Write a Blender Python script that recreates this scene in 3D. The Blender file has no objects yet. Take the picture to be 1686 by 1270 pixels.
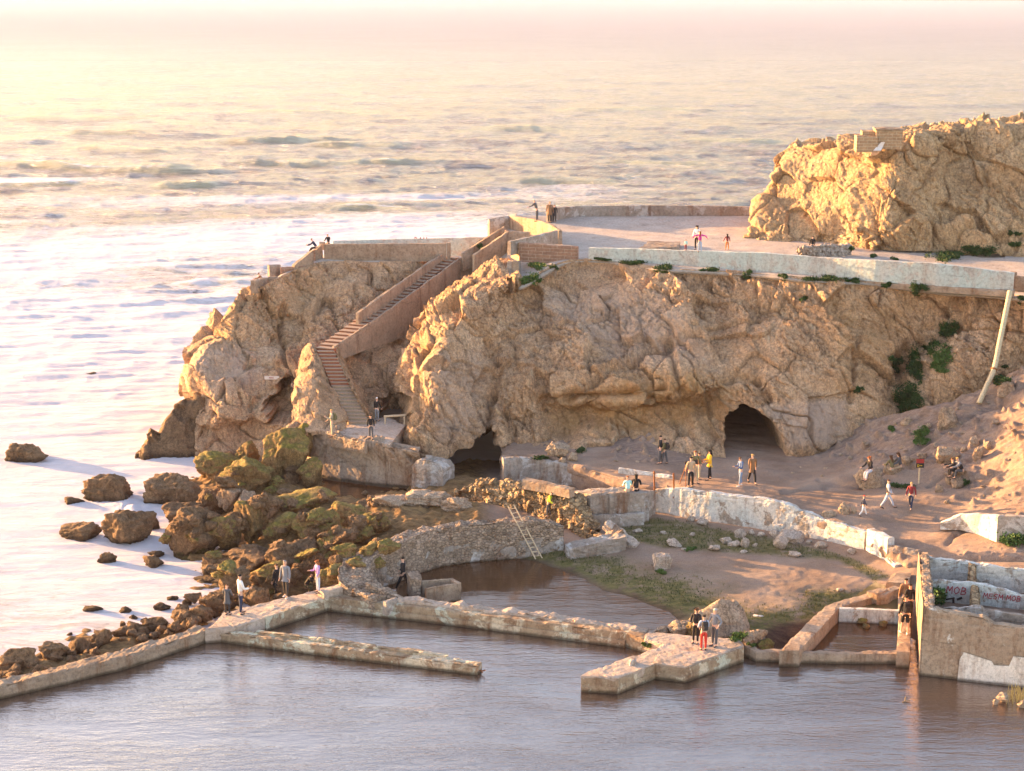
import bpy, bmesh, math, random
import numpy as np
from math import sin, cos, tan, atan, atan2, pi, radians, sqrt, exp
from mathutils import Vector, Matrix
from mathutils.bvhtree import BVHTree
S = bpy.context.scene
COL = S.collection
rnd = random.Random(7)

# ------------------------------------------------------------ camera geometry
F = 2800.0; H = 28.5; PITCH = atan(655/F)
CP, SP = cos(PITCH), sin(PITCH)
def ray(u, v):
    a = (u-843)/F; b = -(v-635)/F
    return np.array([a, CP + b*SP, -SP + b*CP])
def P(u, v, z):                      # point of the photograph that lies at height z
    d = ray(u, v); t = (z-H)/d[2]
    return np.array([d[0]*t, d[1]*t, z])
def Q(u, v, Y):                      # ... that lies at distance Y
    d = ray(u, v); t = Y/d[1]
    return np.array([d[0]*t, Y, H+d[2]*t])
def pix(V):                          # design-time inverse, used to lay out masks on the terrain
    V = np.asarray(V); z = V[..., 2]-H
    dep = V[..., 1]*CP - z*SP
    return 843+F*V[..., 0]/dep, 635-F*(V[..., 1]*SP+z*CP)/dep

# ------------------------------------------------------------ numpy noise
def _h(ix, iy, iz, s):
    n = (ix*np.int64(73856093)) ^ (iy*np.int64(19349663)) ^ (iz*np.int64(83492791)) ^ np.int64(s*974634777)
    n = (n.astype(np.uint32))*np.uint32(2654435761); n ^= n >> np.uint32(15)
    n = n*np.uint32(2246822519); n ^= n >> np.uint32(13)
    return (n & np.uint32(0xffffff))/np.float64(0xffffff)
from concurrent.futures import ThreadPoolExecutor
_TP = ThreadPoolExecutor(4)
def _chunk(fn, p, s, nout):
    """run a point-wise noise over chunks of a big array, on all cores"""
    q = np.ascontiguousarray(p, dtype=float).reshape(-1, 3); n = len(q)
    if n < 20000: return fn(p, s)
    parts = list(_TP.map(lambda a: fn(a, s), np.array_split(q, max(4, n//30000))))
    if nout == 1: return np.concatenate(parts).reshape(p.shape[:-1])
    return [np.concatenate([x[k] for x in parts]).reshape(p.shape[:-1]+((3,) if k > 1 else ())) for k in range(4)]
def vnoise(p, s=0): return _chunk(_vnoise, p, s, 1)
def worley(p, s=0): return _chunk(_worley, p, s, 4)
def _vnoise(p, s=0):
    i = np.floor(p).astype(np.int64); f = p-i; w = f*f*f*(f*(f*6-15)+10)
    r = 0
    for dx in (0, 1):
        wx = w[..., 0] if dx else 1-w[..., 0]
        for dy in (0, 1):
            wy = w[..., 1] if dy else 1-w[..., 1]
            for dz in (0, 1):
                wz = w[..., 2] if dz else 1-w[..., 2]
                r = r + wx*wy*wz*_h(i[..., 0]+dx, i[..., 1]+dy, i[..., 2]+dz, s)
    return r*2-1
def fbm(p, oct=4, s=0, gain=.5):
    a = 1.; r = 0.; t = 0.
    for k in range(oct):
        r = r + a*vnoise(p*2.03**k + k*17.3, s+k); t += a; a *= gain
    return r/t
def ridged(p, oct=4, s=0):
    a = 1.; r = 0.; t = 0.
    for k in range(oct):
        r = r + a*(1-np.abs(vnoise(p*2.03**k+k*9.1, s+k))*2); t += a; a *= .5
    return r/t
def _worley(p, s=0):
    i = np.floor(p).astype(np.int64)
    F1 = np.full(p.shape[:-1], 9.); F2 = F1.copy()
    off = np.zeros(p.shape); cid = np.zeros(p.shape)
    for dx in (-1, 0, 1):
        for dy in (-1, 0, 1):
            for dz in (-1, 0, 1):
                c = i+np.array([dx, dy, dz])
                h = (_h(c[..., 0], c[..., 1], c[..., 2], s)*0xffffff).astype(np.int64)
                q = c+np.stack([(h & 255)/255., ((h >> 8) & 255)/255., ((h >> 16) & 255)/255.], -1)
                d = np.sqrt(((p-q)**2).sum(-1))
                m = d < F1
                F2 = np.where(m, F1, np.minimum(F2, d))
                F1 = np.where(m, d, F1)
                off = np.where(m[..., None], p-q, off); cid = np.where(m[..., None], c, cid)
    rv = np.stack([_h(cid[..., 0].astype(np.int64), cid[..., 1].astype(np.int64), cid[..., 2].astype(np.int64), s+11+k)*2-1 for k in range(3)], -1)
    return F1, F2, off, rv
_RA = np.array([[.80, .0, .60], [.18, .95, -.24], [-.57, .30, .76]])
def rock_disp(p, big=2.6, amp=.55, s=0, fine=1.):
    """fractured rock: tilted flat blocks at three sizes, open joints between them, elongated along a dipping bedding direction"""
    w = p + np.stack([fbm(p*.45, 2, s+50+k) for k in range(3)], -1)*big*.22
    w = w@_RA.T
    q = w/(big*np.array([.85, .9, 1.5]))
    F1, F2, off, rv = worley(q, s)
    ck = smooth(-.15, .45, fbm(p*.5, 2, s+95))
    d = (off*rv).sum(-1)*amp*1.15 + rv[..., 0]*amp*.20 - .45*amp*np.exp(-(F2-F1)/.025)*ck
    q = w/(big*.34*np.array([.8, 1, 1.7]))
    F1, F2, off, rv = worley(q, s+31)
    md = .35+.65*smooth(-.35, .35, fbm(p*.28, 2, s+90))
    d = d + ((off*rv).sum(-1)*amp*.36 + rv[..., 1]*amp*.07 - .18*amp*np.exp(-(F2-F1)/.035)*ck)*md
    if fine:
        q = w/(big*.115*np.array([.8, 1, 1.8]))
        F1, F2, off, rv = worley(q, s+61)
        d = d + ((off*rv).sum(-1)*amp*.25*fine + rv[..., 2]*amp*.04*fine - .07*amp*fine*np.exp(-(F2-F1)/.07))*md
    d = d + fbm(p*.30, 2, s+9)*amp*.9 + ridged(w*np.array([1.6, 1.2, .35]), 3, s+5)*amp*.07 + fbm(p*6, 2, s+77)*amp*.05*fine
    return d
def smooth(a, b, x):
    t = np.clip((x-a)/(b-a), 0, 1); return t*t*(3-2*t)
def inpoly(u, v, poly, soft):
    """signed-distance style mask: 1 inside the polygon, fading over soft"""
    poly = np.array(poly, float); n = len(poly)
    ins = np.zeros(u.shape, bool); dm = np.full(u.shape, 1e9)
    for k in range(n):
        x1, y1 = poly[k]; x2, y2 = poly[(k+1) % n]
        c = ((y1 > v) != (y2 > v)) & (u < (x2-x1)*(v-y1)/((y2-y1) if y2 != y1 else 1e-9)+x1)
        ins ^= c
        t = np.clip(((u-x1)*(x2-x1)+(v-y1)*(y2-y1))/((x2-x1)**2+(y2-y1)**2+1e-9), 0, 1)
        dm = np.minimum(dm, np.hypot(u-x1-t*(x2-x1), v-y1-t*(y2-y1)))
    sd = np.where(ins, dm, -dm)
    return smooth(-soft*.2, soft, sd)

# ------------------------------------------------------------ materials
MATS = {}
class NB:
    def __init__(s, name):
        s.m = bpy.data.materials.new(name); s.m.use_nodes = True
        s.t = s.m.node_tree; s.t.nodes.clear()
        s.out = s.n('ShaderNodeOutputMaterial'); s.b = s.n('ShaderNodeBsdfPrincipled')
        s.l(s.b.outputs[0], s.out.inputs[0]); s.pos = s.n('ShaderNodeNewGeometry').outputs['Position']
        MATS[name] = s.m
    def n(s, t, **k):
        x = s.t.nodes.new(t)
        for a, b in k.items(): setattr(x, a, b)
        return x
    def l(s, a, b): s.t.links.new(a, b)
    def inp(s, node, key, v):
        if isinstance(v, bpy.types.NodeSocket): s.l(v, node.inputs[key])
        else: node.inputs[key].default_value = v
    def map(s, sc=(1, 1, 1), rot=(0, 0, 0), vec=None):
        x = s.n('ShaderNodeMapping'); s.l(vec or s.pos, x.inputs[0])
        x.inputs['Scale'].default_value = sc; x.inputs['Rotation'].default_value = rot; return x.outputs[0]
    def noise(s, scale, det=6, rough=.55, vec=None, dist=0):
        x = s.n('ShaderNodeTexNoise'); s.l(vec or s.pos, x.inputs['Vector'])
        x.inputs['Scale'].default_value = scale; x.inputs['Detail'].default_value = det
        x.inputs['Roughness'].default_value = rough; x.inputs['Distortion'].default_value = dist
        return x.outputs[0]
    def vor(s, scale, feat='F1', vec=None, out=0):
        x = s.n('ShaderNodeTexVoronoi', feature=feat); s.l(vec or s.pos, x.inputs['Vector'])
        x.inputs['Scale'].default_value = scale; return x.outputs[out]
    def ramp(s, f, stops):
        x = s.n('ShaderNodeValToRGB'); s.l(f, x.inputs[0]); e = x.color_ramp.elements
        while len(e) < len(stops): e.new(.5)
        for k, (p, c) in enumerate(stops):
            e[k].position = p
            e[k].color = (c, c, c, 1) if not hasattr(c, '__len__') else (*c, 1)
        return x.outputs[0]
    def mix(s, f, a, b, mode='MIX'):
        x = s.n('ShaderNodeMix', data_type='RGBA', blend_type=mode)
        s.inp(x, 0, f)
        for i, v in ((6, a), (7, b)):
            if isinstance(v, bpy.types.NodeSocket): s.l(v, x.inputs[i])
            else: x.inputs[i].default_value = (*v, 1)
        return x.outputs[2]
    def math(s, op, a, b=0.):
        x = s.n('ShaderNodeMath', operation=op); s.inp(x, 0, a); s.inp(x, 1, b); return x.outputs[0]
    def attr(s, name):
        x = s.n('ShaderNodeAttribute', attribute_name=name); return x.outputs['Fac']
    def sep(s, vec=None):
        x = s.n('ShaderNodeSeparateXYZ'); s.l(vec or s.pos, x.inputs[0]); return x.outputs
    def bump(s, h, dist, strength=1., prev=None):
        x = s.n('ShaderNodeBump'); s.l(h, x.inputs['Height']); x.inputs['Distance'].default_value = dist
        x.inputs['Strength'].default_value = strength
        if prev: s.l(prev, x.inputs['Normal'])
        return x.outputs[0]
    def fin(s, col, rough=.9, nrm=None, spec=.2):
        s.inp(s.b, 'Base Color', col if isinstance(col, bpy.types.NodeSocket) else (*col, 1))
        s.inp(s.b, 'Roughness', rough); s.b.inputs['Specular IOR Level'].default_value = spec
        if nrm: s.l(nrm, s.b.inputs['Normal'])
        return s.m
def normal_z(n):
    g = n.n('ShaderNodeNewGeometry'); return n.sep(g.outputs['Normal'])[2]

def rock_mat(name, cs, moss=0., bs=1., fine=1., ochre=False):
    n = NB(name)
    a = n.noise(.28, 8, .6, dist=.6); b = n.noise(1.6, 9, .68, vec=n.map((1, 1, 1.7), (.3, .5, .2)))
    c = n.noise(7*fine, 8, .75)
    c1 = n.ramp(a, [(.3, cs[0]), (.45, cs[1]), (.56, cs[2]), (.7, cs[3])])
    c2 = n.ramp(b, [(.32, cs[0]), (.47, cs[2]), (.62, cs[1]), (.75, cs[3])])
    col = n.mix(.5, c1, c2)
    col = n.mix(1., col, n.ramp(c, [(.32, .48), (.5, 1.), (.68, 1.38)]), 'MULTIPLY')
    d = n.noise(26*fine, 6, .8)
    col = n.mix(1., col, n.ramp(d, [(.34, .58), (.5, 1.), (.66, 1.35)]), 'MULTIPLY')
    bd = n.noise(1.5, 9, .72, vec=n.map((2.2, 1.4, .45), (.1, -.62, .15)), dist=.7)
    col = n.mix(1., col, n.ramp(bd, [(.34, .66), (.46, 1.), (.62, 1.12)]), 'MULTIPLY')
    wt_ = n.noise(.55, 8, .75, vec=n.map((1.6, 1.6, .3), (0, 0, .4)))
    col = n.mix(n.ramp(wt_, [(.6, 0.), (.72, .55)]), col, tuple(min(.8, x*1.35+.05) for x in cs[3]))
    col = n.mix(n.ramp(wt_, [(.3, .6), (.41, 0.)]), col, tuple(x*.6 for x in cs[0]))
    # mineral streaks and open joints
    s = n.noise(.9, 10, .7, vec=n.map((1, 1, .35), (.2, .7, .4)), dist=1.8)
    sr = n.ramp(s, [(.485, 0.), (.5, 1.), (.515, 0.)])
    col = n.mix(n.math('MULTIPLY', sr, .75), col, tuple(x*.3 for x in cs[0]))
    if ochre:
        o = n.attr('ochre'); k = n.noise(.7, 6, .6)
        col = n.mix(n.math('MULTIPLY', o, n.ramp(k, [(.35, .15), (.65, .65)])), col, (.42, .23, .08))
        o = n.attr('grey'); col = n.mix(n.math('MULTIPLY', o, n.ramp(k, [(.3, .3), (.6, .9)])), col, (.46, .355, .30))
    if moss:
        f = n.math('MULTIPLY', n.ramp(normal_z(n), [(.25, 0.), (.62, 1.)]), n.ramp(n.noise(1.1, 7, .65), [(.5-moss*.22, 0.), (.62, 1.)]))
        mc = n.ramp(n.noise(5, 5), [(.3, (.06, .07, .013)), (.5, (.15, .15, .025)), (.7, (.36, .29, .05))])
        col = n.mix(n.math('MULTIPLY', f, .75), col, mc)
    wz = n.math('ADD', n.math('ADD', n.sep()[2], .6), n.math('MULTIPLY', n.noise(1.8, 5, .6), .35))
    col = n.mix(n.ramp(wz, [(.30, .75), (.62, 0.)]), col, tuple(x*.25 for x in cs[0]))
    v = n.vor(3.2, 'DISTANCE_TO_EDGE', vec=n.map((1, 1, .7), (.3, .2, .5)))
    nr = n.bump(b, .18*bs, .8); nr = n.bump(bd, .20*bs, .9, nr); nr = n.bump(n.ramp(v, [(0., 0.), (.09, 1.)]), .03*bs, .5, nr)
    nr = n.bump(c, .07*bs, .9, nr); nr = n.bump(d, .025*bs, .9, nr)
    return n.fin(col, .88, nr, .25)
def concrete_mat(name, base, stain, paint=None, pt=.5, rub=0., rust=(.16, .07, .03), bs=1.):
    n = NB(name)
    a = n.noise(.8, 8, .65); c = n.noise(6, 9, .75); s = n.noise(1.3, 9, .7, vec=n.map((1.2, 1.2, .22)))
    col = n.mix(n.ramp(a, [(.35, 0.), (.65, 1.)]), base, stain)
    if paint:
        pm = n.ramp(n.noise(.75, 10, .72, dist=.4), [(pt-.02, 0.), (pt+.02, 1.)])
        pc = n.mix(n.ramp(n.noise(.5, 3), [(.42, 0.), (.58, 1.)]), paint[0], paint[1])
        col = n.mix(pm, col, pc)
    col = n.mix(n.ramp(s, [(.52, 0.), (.7, .85)]), col, rust)
    # formwork joints and dark blotches
    z = n.noise(.5, 12, .8, vec=n.map((.5, .5, 6)))
    col = n.mix(n.ramp(z, [(.6, 0.), (.66, .7)]), col, tuple(x*.35 for x in stain))
    col = n.mix(1., col, n.ramp(c, [(.28, .5), (.5, 1.), (.75, 1.22)]), 'MULTIPLY')
    col = n.mix(1., col, n.ramp(n.noise(30, 5, .8), [(.3, .75), (.7, 1.2)]), 'MULTIPLY')
    wz = n.math('ADD', n.sep()[2], n.math('MULTIPLY', n.noise(2.2, 5, .6), .14))
    col = n.mix(n.ramp(wz, [(.12, .8), (.24, 0.)]), col, (.035, .026, .016))
    nr = n.bump(c, .09*bs, .8); nr = n.bump(n.noise(30, 5, .8), .02*bs, .8, nr)
    if rub:
        v = n.vor(rub, 'DISTANCE_TO_EDGE', vec=n.map((1, 1, 1.5))); nr = n.bump(n.ramp(v, [(0., 0.), (.16, 1.)]), .22/rub, 1., nr)
        cc = n.sep(n.vor(rub, 'F1', vec=n.map((1, 1, 1.5)), out=1))[0]
        col = n.mix(1., col, n.ramp(cc, [(.0, .7), (1., 1.25)]), 'MULTIPLY')
        col = n.mix(1., col, n.ramp(v, [(.0, .6), (.10, 1.)]), 'MULTIPLY')
    return n.fin(col, .9, nr, .2)
def brick_mat(name, c1, c2, mortar, bw=.42, rh=.16, ang=0.):
    n = NB(name)
    br = n.n('ShaderNodeTexBrick'); 
    sx = n.n('ShaderNodeCombineXYZ'); o = n.sep(n.map((1, 1, 1), (0, 0, ang)))
    n.l(o[0], sx.inputs[0]); n.l(o[2], sx.inputs[1]); n.l(sx.outputs[0], br.inputs['Vector'])
    br.inputs['Scale'].default_value = 1; br.inputs['Brick Width'].default_value = bw; br.inputs['Row Height'].default_value = rh
    br.inputs['Mortar Size'].default_value = .018; br.inputs['Color1'].default_value = (*c1, 1)
    br.inputs['Color2'].default_value = (*c2, 1); br.inputs['Mortar'].default_value = (*mortar, 1)
    col = n.mix(1., br.outputs[0], n.ramp(n.noise(5, 7, .7), [(.3, .7), (.7, 1.25)]), 'MULTIPLY')
    return n.fin(col, .9, n.bump(br.outputs[1], -.03, .8), .2)
def plain(name, c, rough=.75, var=.25, sc=14):
    n = NB(name)
    col = n.mix(1., n.mix(0., c, c), n.ramp(n.noise(sc, 4, .6), [(.3, 1-var), (.7, 1+var)]), 'MULTIPLY')
    return n.fin(col, rough, n.bump(n.noise(sc*2, 4), .01, .4), .25)

# ------------------------------------------------------------ objects
REG = []                              # surfaces people, stones and plants may be set down on
def props(o, label=None, cat=None, group=None, kind=None):
    if label: o['label'] = label
    if cat: o['category'] = cat
    if group: o['group'] = group
    if kind: o['kind'] = kind
    return o
def setmesh(me, V, quads=None, smoothf=True):
    V = np.asarray(V, np.float32).reshape(-1, 3)
    me.vertices.add(len(V)); me.vertices.foreach_set('co', V.ravel())
    q = np.asarray(quads, np.int32); k = q.shape[1]
    me.loops.add(q.size); me.loops.foreach_set('vertex_index', q.ravel())
    me.polygons.add(len(q)); me.polygons.foreach_set('loop_start', np.arange(len(q), dtype=np.int32)*k)
    me.update(calc_edges=True); me.validate()
    me.polygons.foreach_set('use_smooth', np.full(len(me.polygons), smoothf))
def gridquads(n, m, closed=False):
    a = np.arange(n*m).reshape(n, m)
    if closed: a = np.concatenate([a, a[:, :1]], 1)
    return np.stack([a[:-1, :-1], a[1:, :-1], a[1:, 1:], a[:-1, 1:]], -1).reshape(-1, 4)
def link(name, me, mat=None, parent=None, loc=(0, 0, 0)):
    o = bpy.data.objects.new(name, me); COL.objects.link(o); o.location = loc
    if mat is not None and me is not None: me.materials.append(mat if not isinstance(mat, str) else MATS[mat])
    if parent: o.parent = parent
    return o
def npobj(name, V, quads, mat, parent=None, smoothf=True, reg=False, attrs=None, base=True):
    V = np.asarray(V, float).reshape(-1, 3)
    loc = np.array([(V[:, 0].min()+V[:, 0].max())/2, (V[:, 1].min()+V[:, 1].max())/2, V[:, 2].min()]) if (base and parent is None) else np.zeros(3)
    if parent is not None: loc0 = np.array(parent.location); V = V-loc0
    me = bpy.data.meshes.new(name); setmesh(me, V-loc, quads, smoothf)
    for k, a in (attrs or {}).items():
        at = me.attributes.new(k, 'FLOAT', 'POINT'); at.data.foreach_set('value', np.asarray(a, np.float32).ravel())
    o = link(name, me, mat, parent, loc)
    if reg:
        W = V+(loc0 if parent is not None else 0)
        REG.append(BVHTree.FromPolygons([tuple(x) for x in W.tolist()], np.asarray(quads).tolist()))
    return o
def empty(name, loc, label=None, cat=None, group=None, kind=None, rot=0):
    o = bpy.data.objects.new(name, None); COL.objects.link(o); o.location = loc; o.rotation_euler = (0, 0, rot)
    o.empty_display_size = .3
    return props(o, label, cat, group, kind)
def hit(u, v):
    d = Vector(ray(u, v)); best = None
    for t in REG:
        r = t.ray_cast(Vector((0, 0, H)), d)
        if r[0] is not None and (best is None or r[3] < best[3]): best = r
    return best
def ground(u, v, zdef=0.):
    r = hit(u, v)
    if r is None: return Vector(P(u, v, zdef)), Vector((0, 0, 1))
    n = r[1]
    if n.dot(Vector(ray(u, v))) > 0: n = -n
    return r[0], n

def cr(C, t):
    """Catmull-Rom through the rows of C (k, ...) at float parameters t"""
    k = len(C); i = np.clip(np.floor(t).astype(int), 0, k-2); f = (t-i)
    C = np.asarray(C)
    p0 = C[np.clip(i-1, 0, k-1)]; p1 = C[i]; p2 = C[i+1]; p3 = C[np.clip(i+2, 0, k-1)]
    f = f.reshape((-1,)+(1,)*(C.ndim-1))
    m1 = (p2-p0)*.42; m2 = (p3-p1)*.42
    return (2*f**3-3*f**2+1)*p1+(f**3-2*f**2+f)*m1+(-2*f**3+3*f**2)*p2+(f**3-f**2)*m2
def params(C, n):
    L = np.sqrt((np.diff(C, axis=0)**2).sum(-1)); L = L.reshape(len(L), -1).mean(1)+1e-6
    c = np.concatenate([[0], np.cumsum(L)]); return np.interp(np.linspace(0, c[-1], n), c, np.arange(len(c)))
def loft(C, n, m):
    C = np.asarray(C, float)
    A = cr(C, params(C, n)); B = np.swapaxes(A, 0, 1)
    return np.swapaxes(cr(B, params(np.swapaxes(C, 0, 1), m)), 0, 1)
def normals(V, flip=False):
    du = np.gradient(V, axis=0); dv = np.gradient(V, axis=1)
    n = np.cross(du, dv); n /= np.linalg.norm(n, axis=-1, keepdims=True)+1e-9
    return -n if flip else n

# ---- walls -----------------------------------------------------------------
def wp(u, v, z, zb): p = P(u, v, z); return (p[0], p[1], z, zb)
def wb(u, vb, zb, vt):
    p = P(u, vb, zb); return (p[0], p[1], Q(u, vt, p[1])[2], zb)
def wall(name, pts, th, mat, label=None, cat='wall', group=None, rough=.03, chip=.1, res=.14, parent=None, reg=True, side=1, seed=0, batter=0., crest=0., sm=False, taper=None):
    """upright wall whose front top edge runs through pts (X, Y, ztop, zbottom); th is its thickness away from the viewer"""
    p = np.array(pts, float)
    seg = np.hypot(np.diff(p[:, 0]), np.diff(p[:, 1])); c = np.concatenate([[0], np.cumsum(seg)])
    n = max(2, int(c[-1]/res)+1)
    if sm: L = cr(p, params(p[:, :2], n)); s = np.linspace(0, c[-1], n)
    else:
        s = np.unique(np.concatenate([np.linspace(0, c[-1], n), c])); L = np.stack([np.interp(s, c, p[:, k]) for k in range(4)], 1)
    n = len(L)
    T = np.gradient(L[:, :2], axis=0); 
    if not sm:                        # sharp mitres at the given corners
        T = np.zeros((n, 2)); D = np.diff(p[:, :2], axis=0); D /= np.linalg.norm(D, axis=1, keepdims=True)+1e-9
        for i in range(n):
            k = np.searchsorted(c, s[i]-1e-6)-1; k2 = np.searchsorted(c, s[i]+1e-6)-1
            k = min(max(k, 0), len(D)-1); k2 = min(max(k2, 0), len(D)-1)
            t = D[k]+D[k2]; t /= np.linalg.norm(t)+1e-9; T[i] = t/max(.5, (t*D[k]).sum())
    else: T /= np.linalg.norm(T, axis=1, keepdims=True)+1e-9
    N = np.stack([-T[:, 1], T[:, 0]], 1)*side       # away from viewer for a path running left to right
    hh = float((L[:, 2]-L[:, 3]).max()); nh = max(2, int(hh/res)+1)
    tt = np.full(n, th) if taper is None else th*np.interp(s, c, taper)
    nt = max(2, int(tt.max()/res)+1)
    ring = [(0., k/nh, 0) for k in range(nh)] + [(k/nt, 1., 1) for k in range(nt)] + [(1., 1-k/nh, 2) for k in range(nh+1)]
    V = np.zeros((n, len(ring), 3)); O = np.zeros_like(V); E = np.zeros((n, len(ring)))
    for j, (a, b, k) in enumerate(ring):
        z = L[:, 3]+(L[:, 2]-L[:, 3])*b
        off = tt*a - (batter*(L[:, 2]-z) if k < 2 else 0)*(1-a)
        V[:, j, 0] = L[:, 0]+N[:, 0]*off; V[:, j, 1] = L[:, 1]+N[:, 1]*off; V[:, j, 2] = z
        corner = (b == 1. and a in (0., 1.))
        nx = -1. if (k == 0 or (k == 1 and a == 0)) else (1. if (k == 2) else 0.)
        nz = 1. if b == 1. else 0.
        O[:, j, 0] = N[:, 0]*nx; O[:, j, 1] = N[:, 1]*nx; O[:, j, 2] = nz
        E[:, j] = 1. if corner else (.35 if b > .85 else 0.)
    if crest: V[:, :, 2] += (fbm(V*np.array([.9, .9, 0]), 3, seed+3)*crest*(((V[:, :, 2]-L[:, 3:4])/np.maximum(L[:, 2:3]-L[:, 3:4], .1))))
    d = fbm(V*2.2+seed*3.1, 4, seed)*rough*1.6 + fbm(V*9, 3, seed+7)*rough*.6
    ch = np.maximum(0, fbm(V*1.6+40, 4, seed+20)+.1)*chip*E*2.2 + E*chip*.12
    V = V+O*(d-ch)[..., None]
    q = gridquads(n, len(ring)); nv = n*len(ring)
    o = npobj(name, V, q, mat, parent, False, reg)
    bm = bmesh.new(); bm.from_mesh(o.data); bm.verts.ensure_lookup_table(); R = len(ring)
    for lst in (list(range(R)), list(range((n-1)*R, n*R))[::-1]):
        try: bm.faces.new([bm.verts[k] for k in lst])
        except Exception: pass
    bmesh.ops.recalc_face_normals(bm, faces=bm.faces)
    bm.to_mesh(o.data); bm.free()
    if parent is None: props(o, label, cat, group)
    elif label: o['label'] = label
    return o
def slab(name, poly, zt, zb, mat, label=None, cat='platform', group=None, parent=None, res=.3, rough=.03, seed=0, reg=True, chip=.06):
    """flat-topped block over a polygon of (X, Y) points with worn edges"""
    bm = bmesh.new()
    ztl = zt if hasattr(zt, '__len__') else [zt]*len(poly)
    top = [bm.verts.new((p[0], p[1], z)) for p, z in zip(poly, ztl)]
    f = bm.faces.new(top); r = bmesh.ops.extrude_face_region(bm, geom=[f])
    for v in [g for g in r['geom'] if isinstance(g, bmesh.types.BMVert)]: v.co.z = zb
    bmesh.ops.recalc_face_normals(bm, faces=bm.faces)
    bmesh.ops.triangulate(bm, faces=[f for f in bm.faces if len(f.verts) > 4])
    for _ in range(7):
        ed = [e for e in bm.edges if e.calc_length() > res]
        if not ed: break
        bmesh.ops.subdivide_edges(bm, edges=ed, cuts=1, use_grid_fill=True)
        bmesh.ops.triangulate(bm, faces=[f for f in bm.faces if len(f.verts) > 4])
    bm.normal_update()
    co = np.array([v.co for v in bm.verts]); no = np.array([v.normal for v in bm.verts])
    d = fbm(co*2.2, 4, seed)*rough*1.5+fbm(co*8, 3, seed+5)*rough*.5
    mx = np.abs(no).max(1); edge = smooth(.98, .8, mx)
    d = d-edge*np.maximum(0, fbm(co*1.8, 3, seed+9)+.2)*chip*2
    co = co+no*d[:, None]
    me = bpy.data.meshes.new(name); loc = np.array([co[:, 0].mean(), co[:, 1].mean(), zb]) if parent is None else np.array(parent.location)
    for v, c in zip(bm.verts, co-loc): v.co = c
    bm.to_mesh(me); 
    if reg:
        bm2 = bm.copy(); bm2.transform(Matrix.Translation(Vector(loc))); REG.append(BVHTree.FromBMesh(bm2)); bm2.free()
    bm.free()
    o = link(name, me, mat, parent, loc if parent is None else (0, 0, 0))
    if parent is None: props(o, label, cat, group)
    return o
def poly(pts, z): return [tuple(P(u, v, z)[:2]) for u, v in pts]
def box_bm(bm, c, s, rz=0, rot=None, bev=0):
    M = Matrix.Translation(Vector(c)) @ (rot if rot else Matrix.Rotation(rz, 4, 'Z')) @ Matrix.Diagonal((*s, 1))
    r = bmesh.ops.create_cube(bm, size=1, matrix=M)
    if bev: bmesh.ops.bevel(bm, geom=list({e for v in r['verts'] for e in v.link_edges}), offset=bev, segments=1, affect='EDGES')
def tube_bm(bm, pts, r, seg=8):
    pts = [Vector(p) for p in pts]; rings = []
    for i, p in enumerate(pts):
        t = (pts[min(i+1, len(pts)-1)]-pts[max(i-1, 0)]).normalized()
        a = t.orthogonal().normalized() if not rings else (rings[-1][1]-t*rings[-1][1].dot(t)).normalized()
        b = t.cross(a); rr = r[i] if hasattr(r, '__len__') else r
        rings.append(([bm.verts.new(p+(a*cos(k*2*pi/seg)+b*sin(k*2*pi/seg))*rr) for k in range(seg)], a))
    for (A, _), (B, _) in zip(rings, rings[1:]):
        for k in range(seg): bm.faces.new((A[k], A[(k+1) % seg], B[(k+1) % seg], B[k]))
    bm.faces.new(rings[0][0][::-1]); bm.faces.new(rings[-1][0])
def bmobj(name, bm, mat, parent=None, loc=None, smoothf=False, label=None, cat=None, group=None, world=True):
    """world=True: the bmesh holds world coordinates"""
    if loc is None and parent is None:
        co = np.array([v.co for v in bm.verts]); loc = (co[:, 0].mean(), co[:, 1].mean(), co[:, 2].min())
    off = Vector(parent.location) if parent is not None else Vector(loc)
    if world: bm.transform(Matrix.Translation(-off))
    bmesh.ops.recalc_face_normals(bm, faces=bm.faces)
    me = bpy.data.meshes.new(name); bm.to_mesh(me); bm.free()
    for p in me.polygons: p.use_smooth = smoothf
    o = link(name, me, mat, parent, loc if parent is None else (0, 0, 0))
    return props(o, label, cat, group)
# ------------------------------------------------------------ camera, light
cam = bpy.data.cameras.new('camera'); co_ = bpy.data.objects.new('camera', cam); COL.objects.link(co_)
co_.location = (0, 0, H); co_.rotation_euler = (pi/2-PITCH, 0, 0)
cam.sensor_width = 36; cam.lens = 36*F/1686; cam.clip_start = 1; cam.clip_end = 60000
S.camera = co_
SUN_AZ, SUN_EL = radians(-62), radians(7)
w = bpy.data.worlds.new('World'); S.world = w; w.use_nodes = True
sk = w.node_tree.nodes.new('ShaderNodeTexSky'); sk.sky_type = 'NISHITA'; sk.sun_disc = False
sk.sun_elevation = SUN_EL; sk.sun_rotation = SUN_AZ; sk.dust_density = 1.2; sk.ozone_density = .6; sk.air_density = 1.; sk.altitude = 0
tm = w.node_tree.nodes.new('ShaderNodeMix'); tm.data_type = 'RGBA'; tm.blend_type = 'MULTIPLY'; tm.inputs[0].default_value = 1; tm.inputs[7].default_value = (1.07, .95, 1.0, 1)
w.node_tree.links.new(sk.outputs[0], tm.inputs[6]); w.node_tree.links.new(tm.outputs[2], w.node_tree.nodes['Background'].inputs[0])
w.node_tree.nodes['Background'].inputs[1].default_value = .15
sl = bpy.data.lights.new('sun', 'SUN'); sl.energy = 5.; sl.angle = radians(.5); sl.color = (1., .55, .21)
so = bpy.data.objects.new('sun', sl); COL.objects.link(so)
sd = Vector((sin(SUN_AZ)*cos(SUN_EL), cos(SUN_AZ)*cos(SUN_EL), sin(SUN_EL)))
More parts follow.
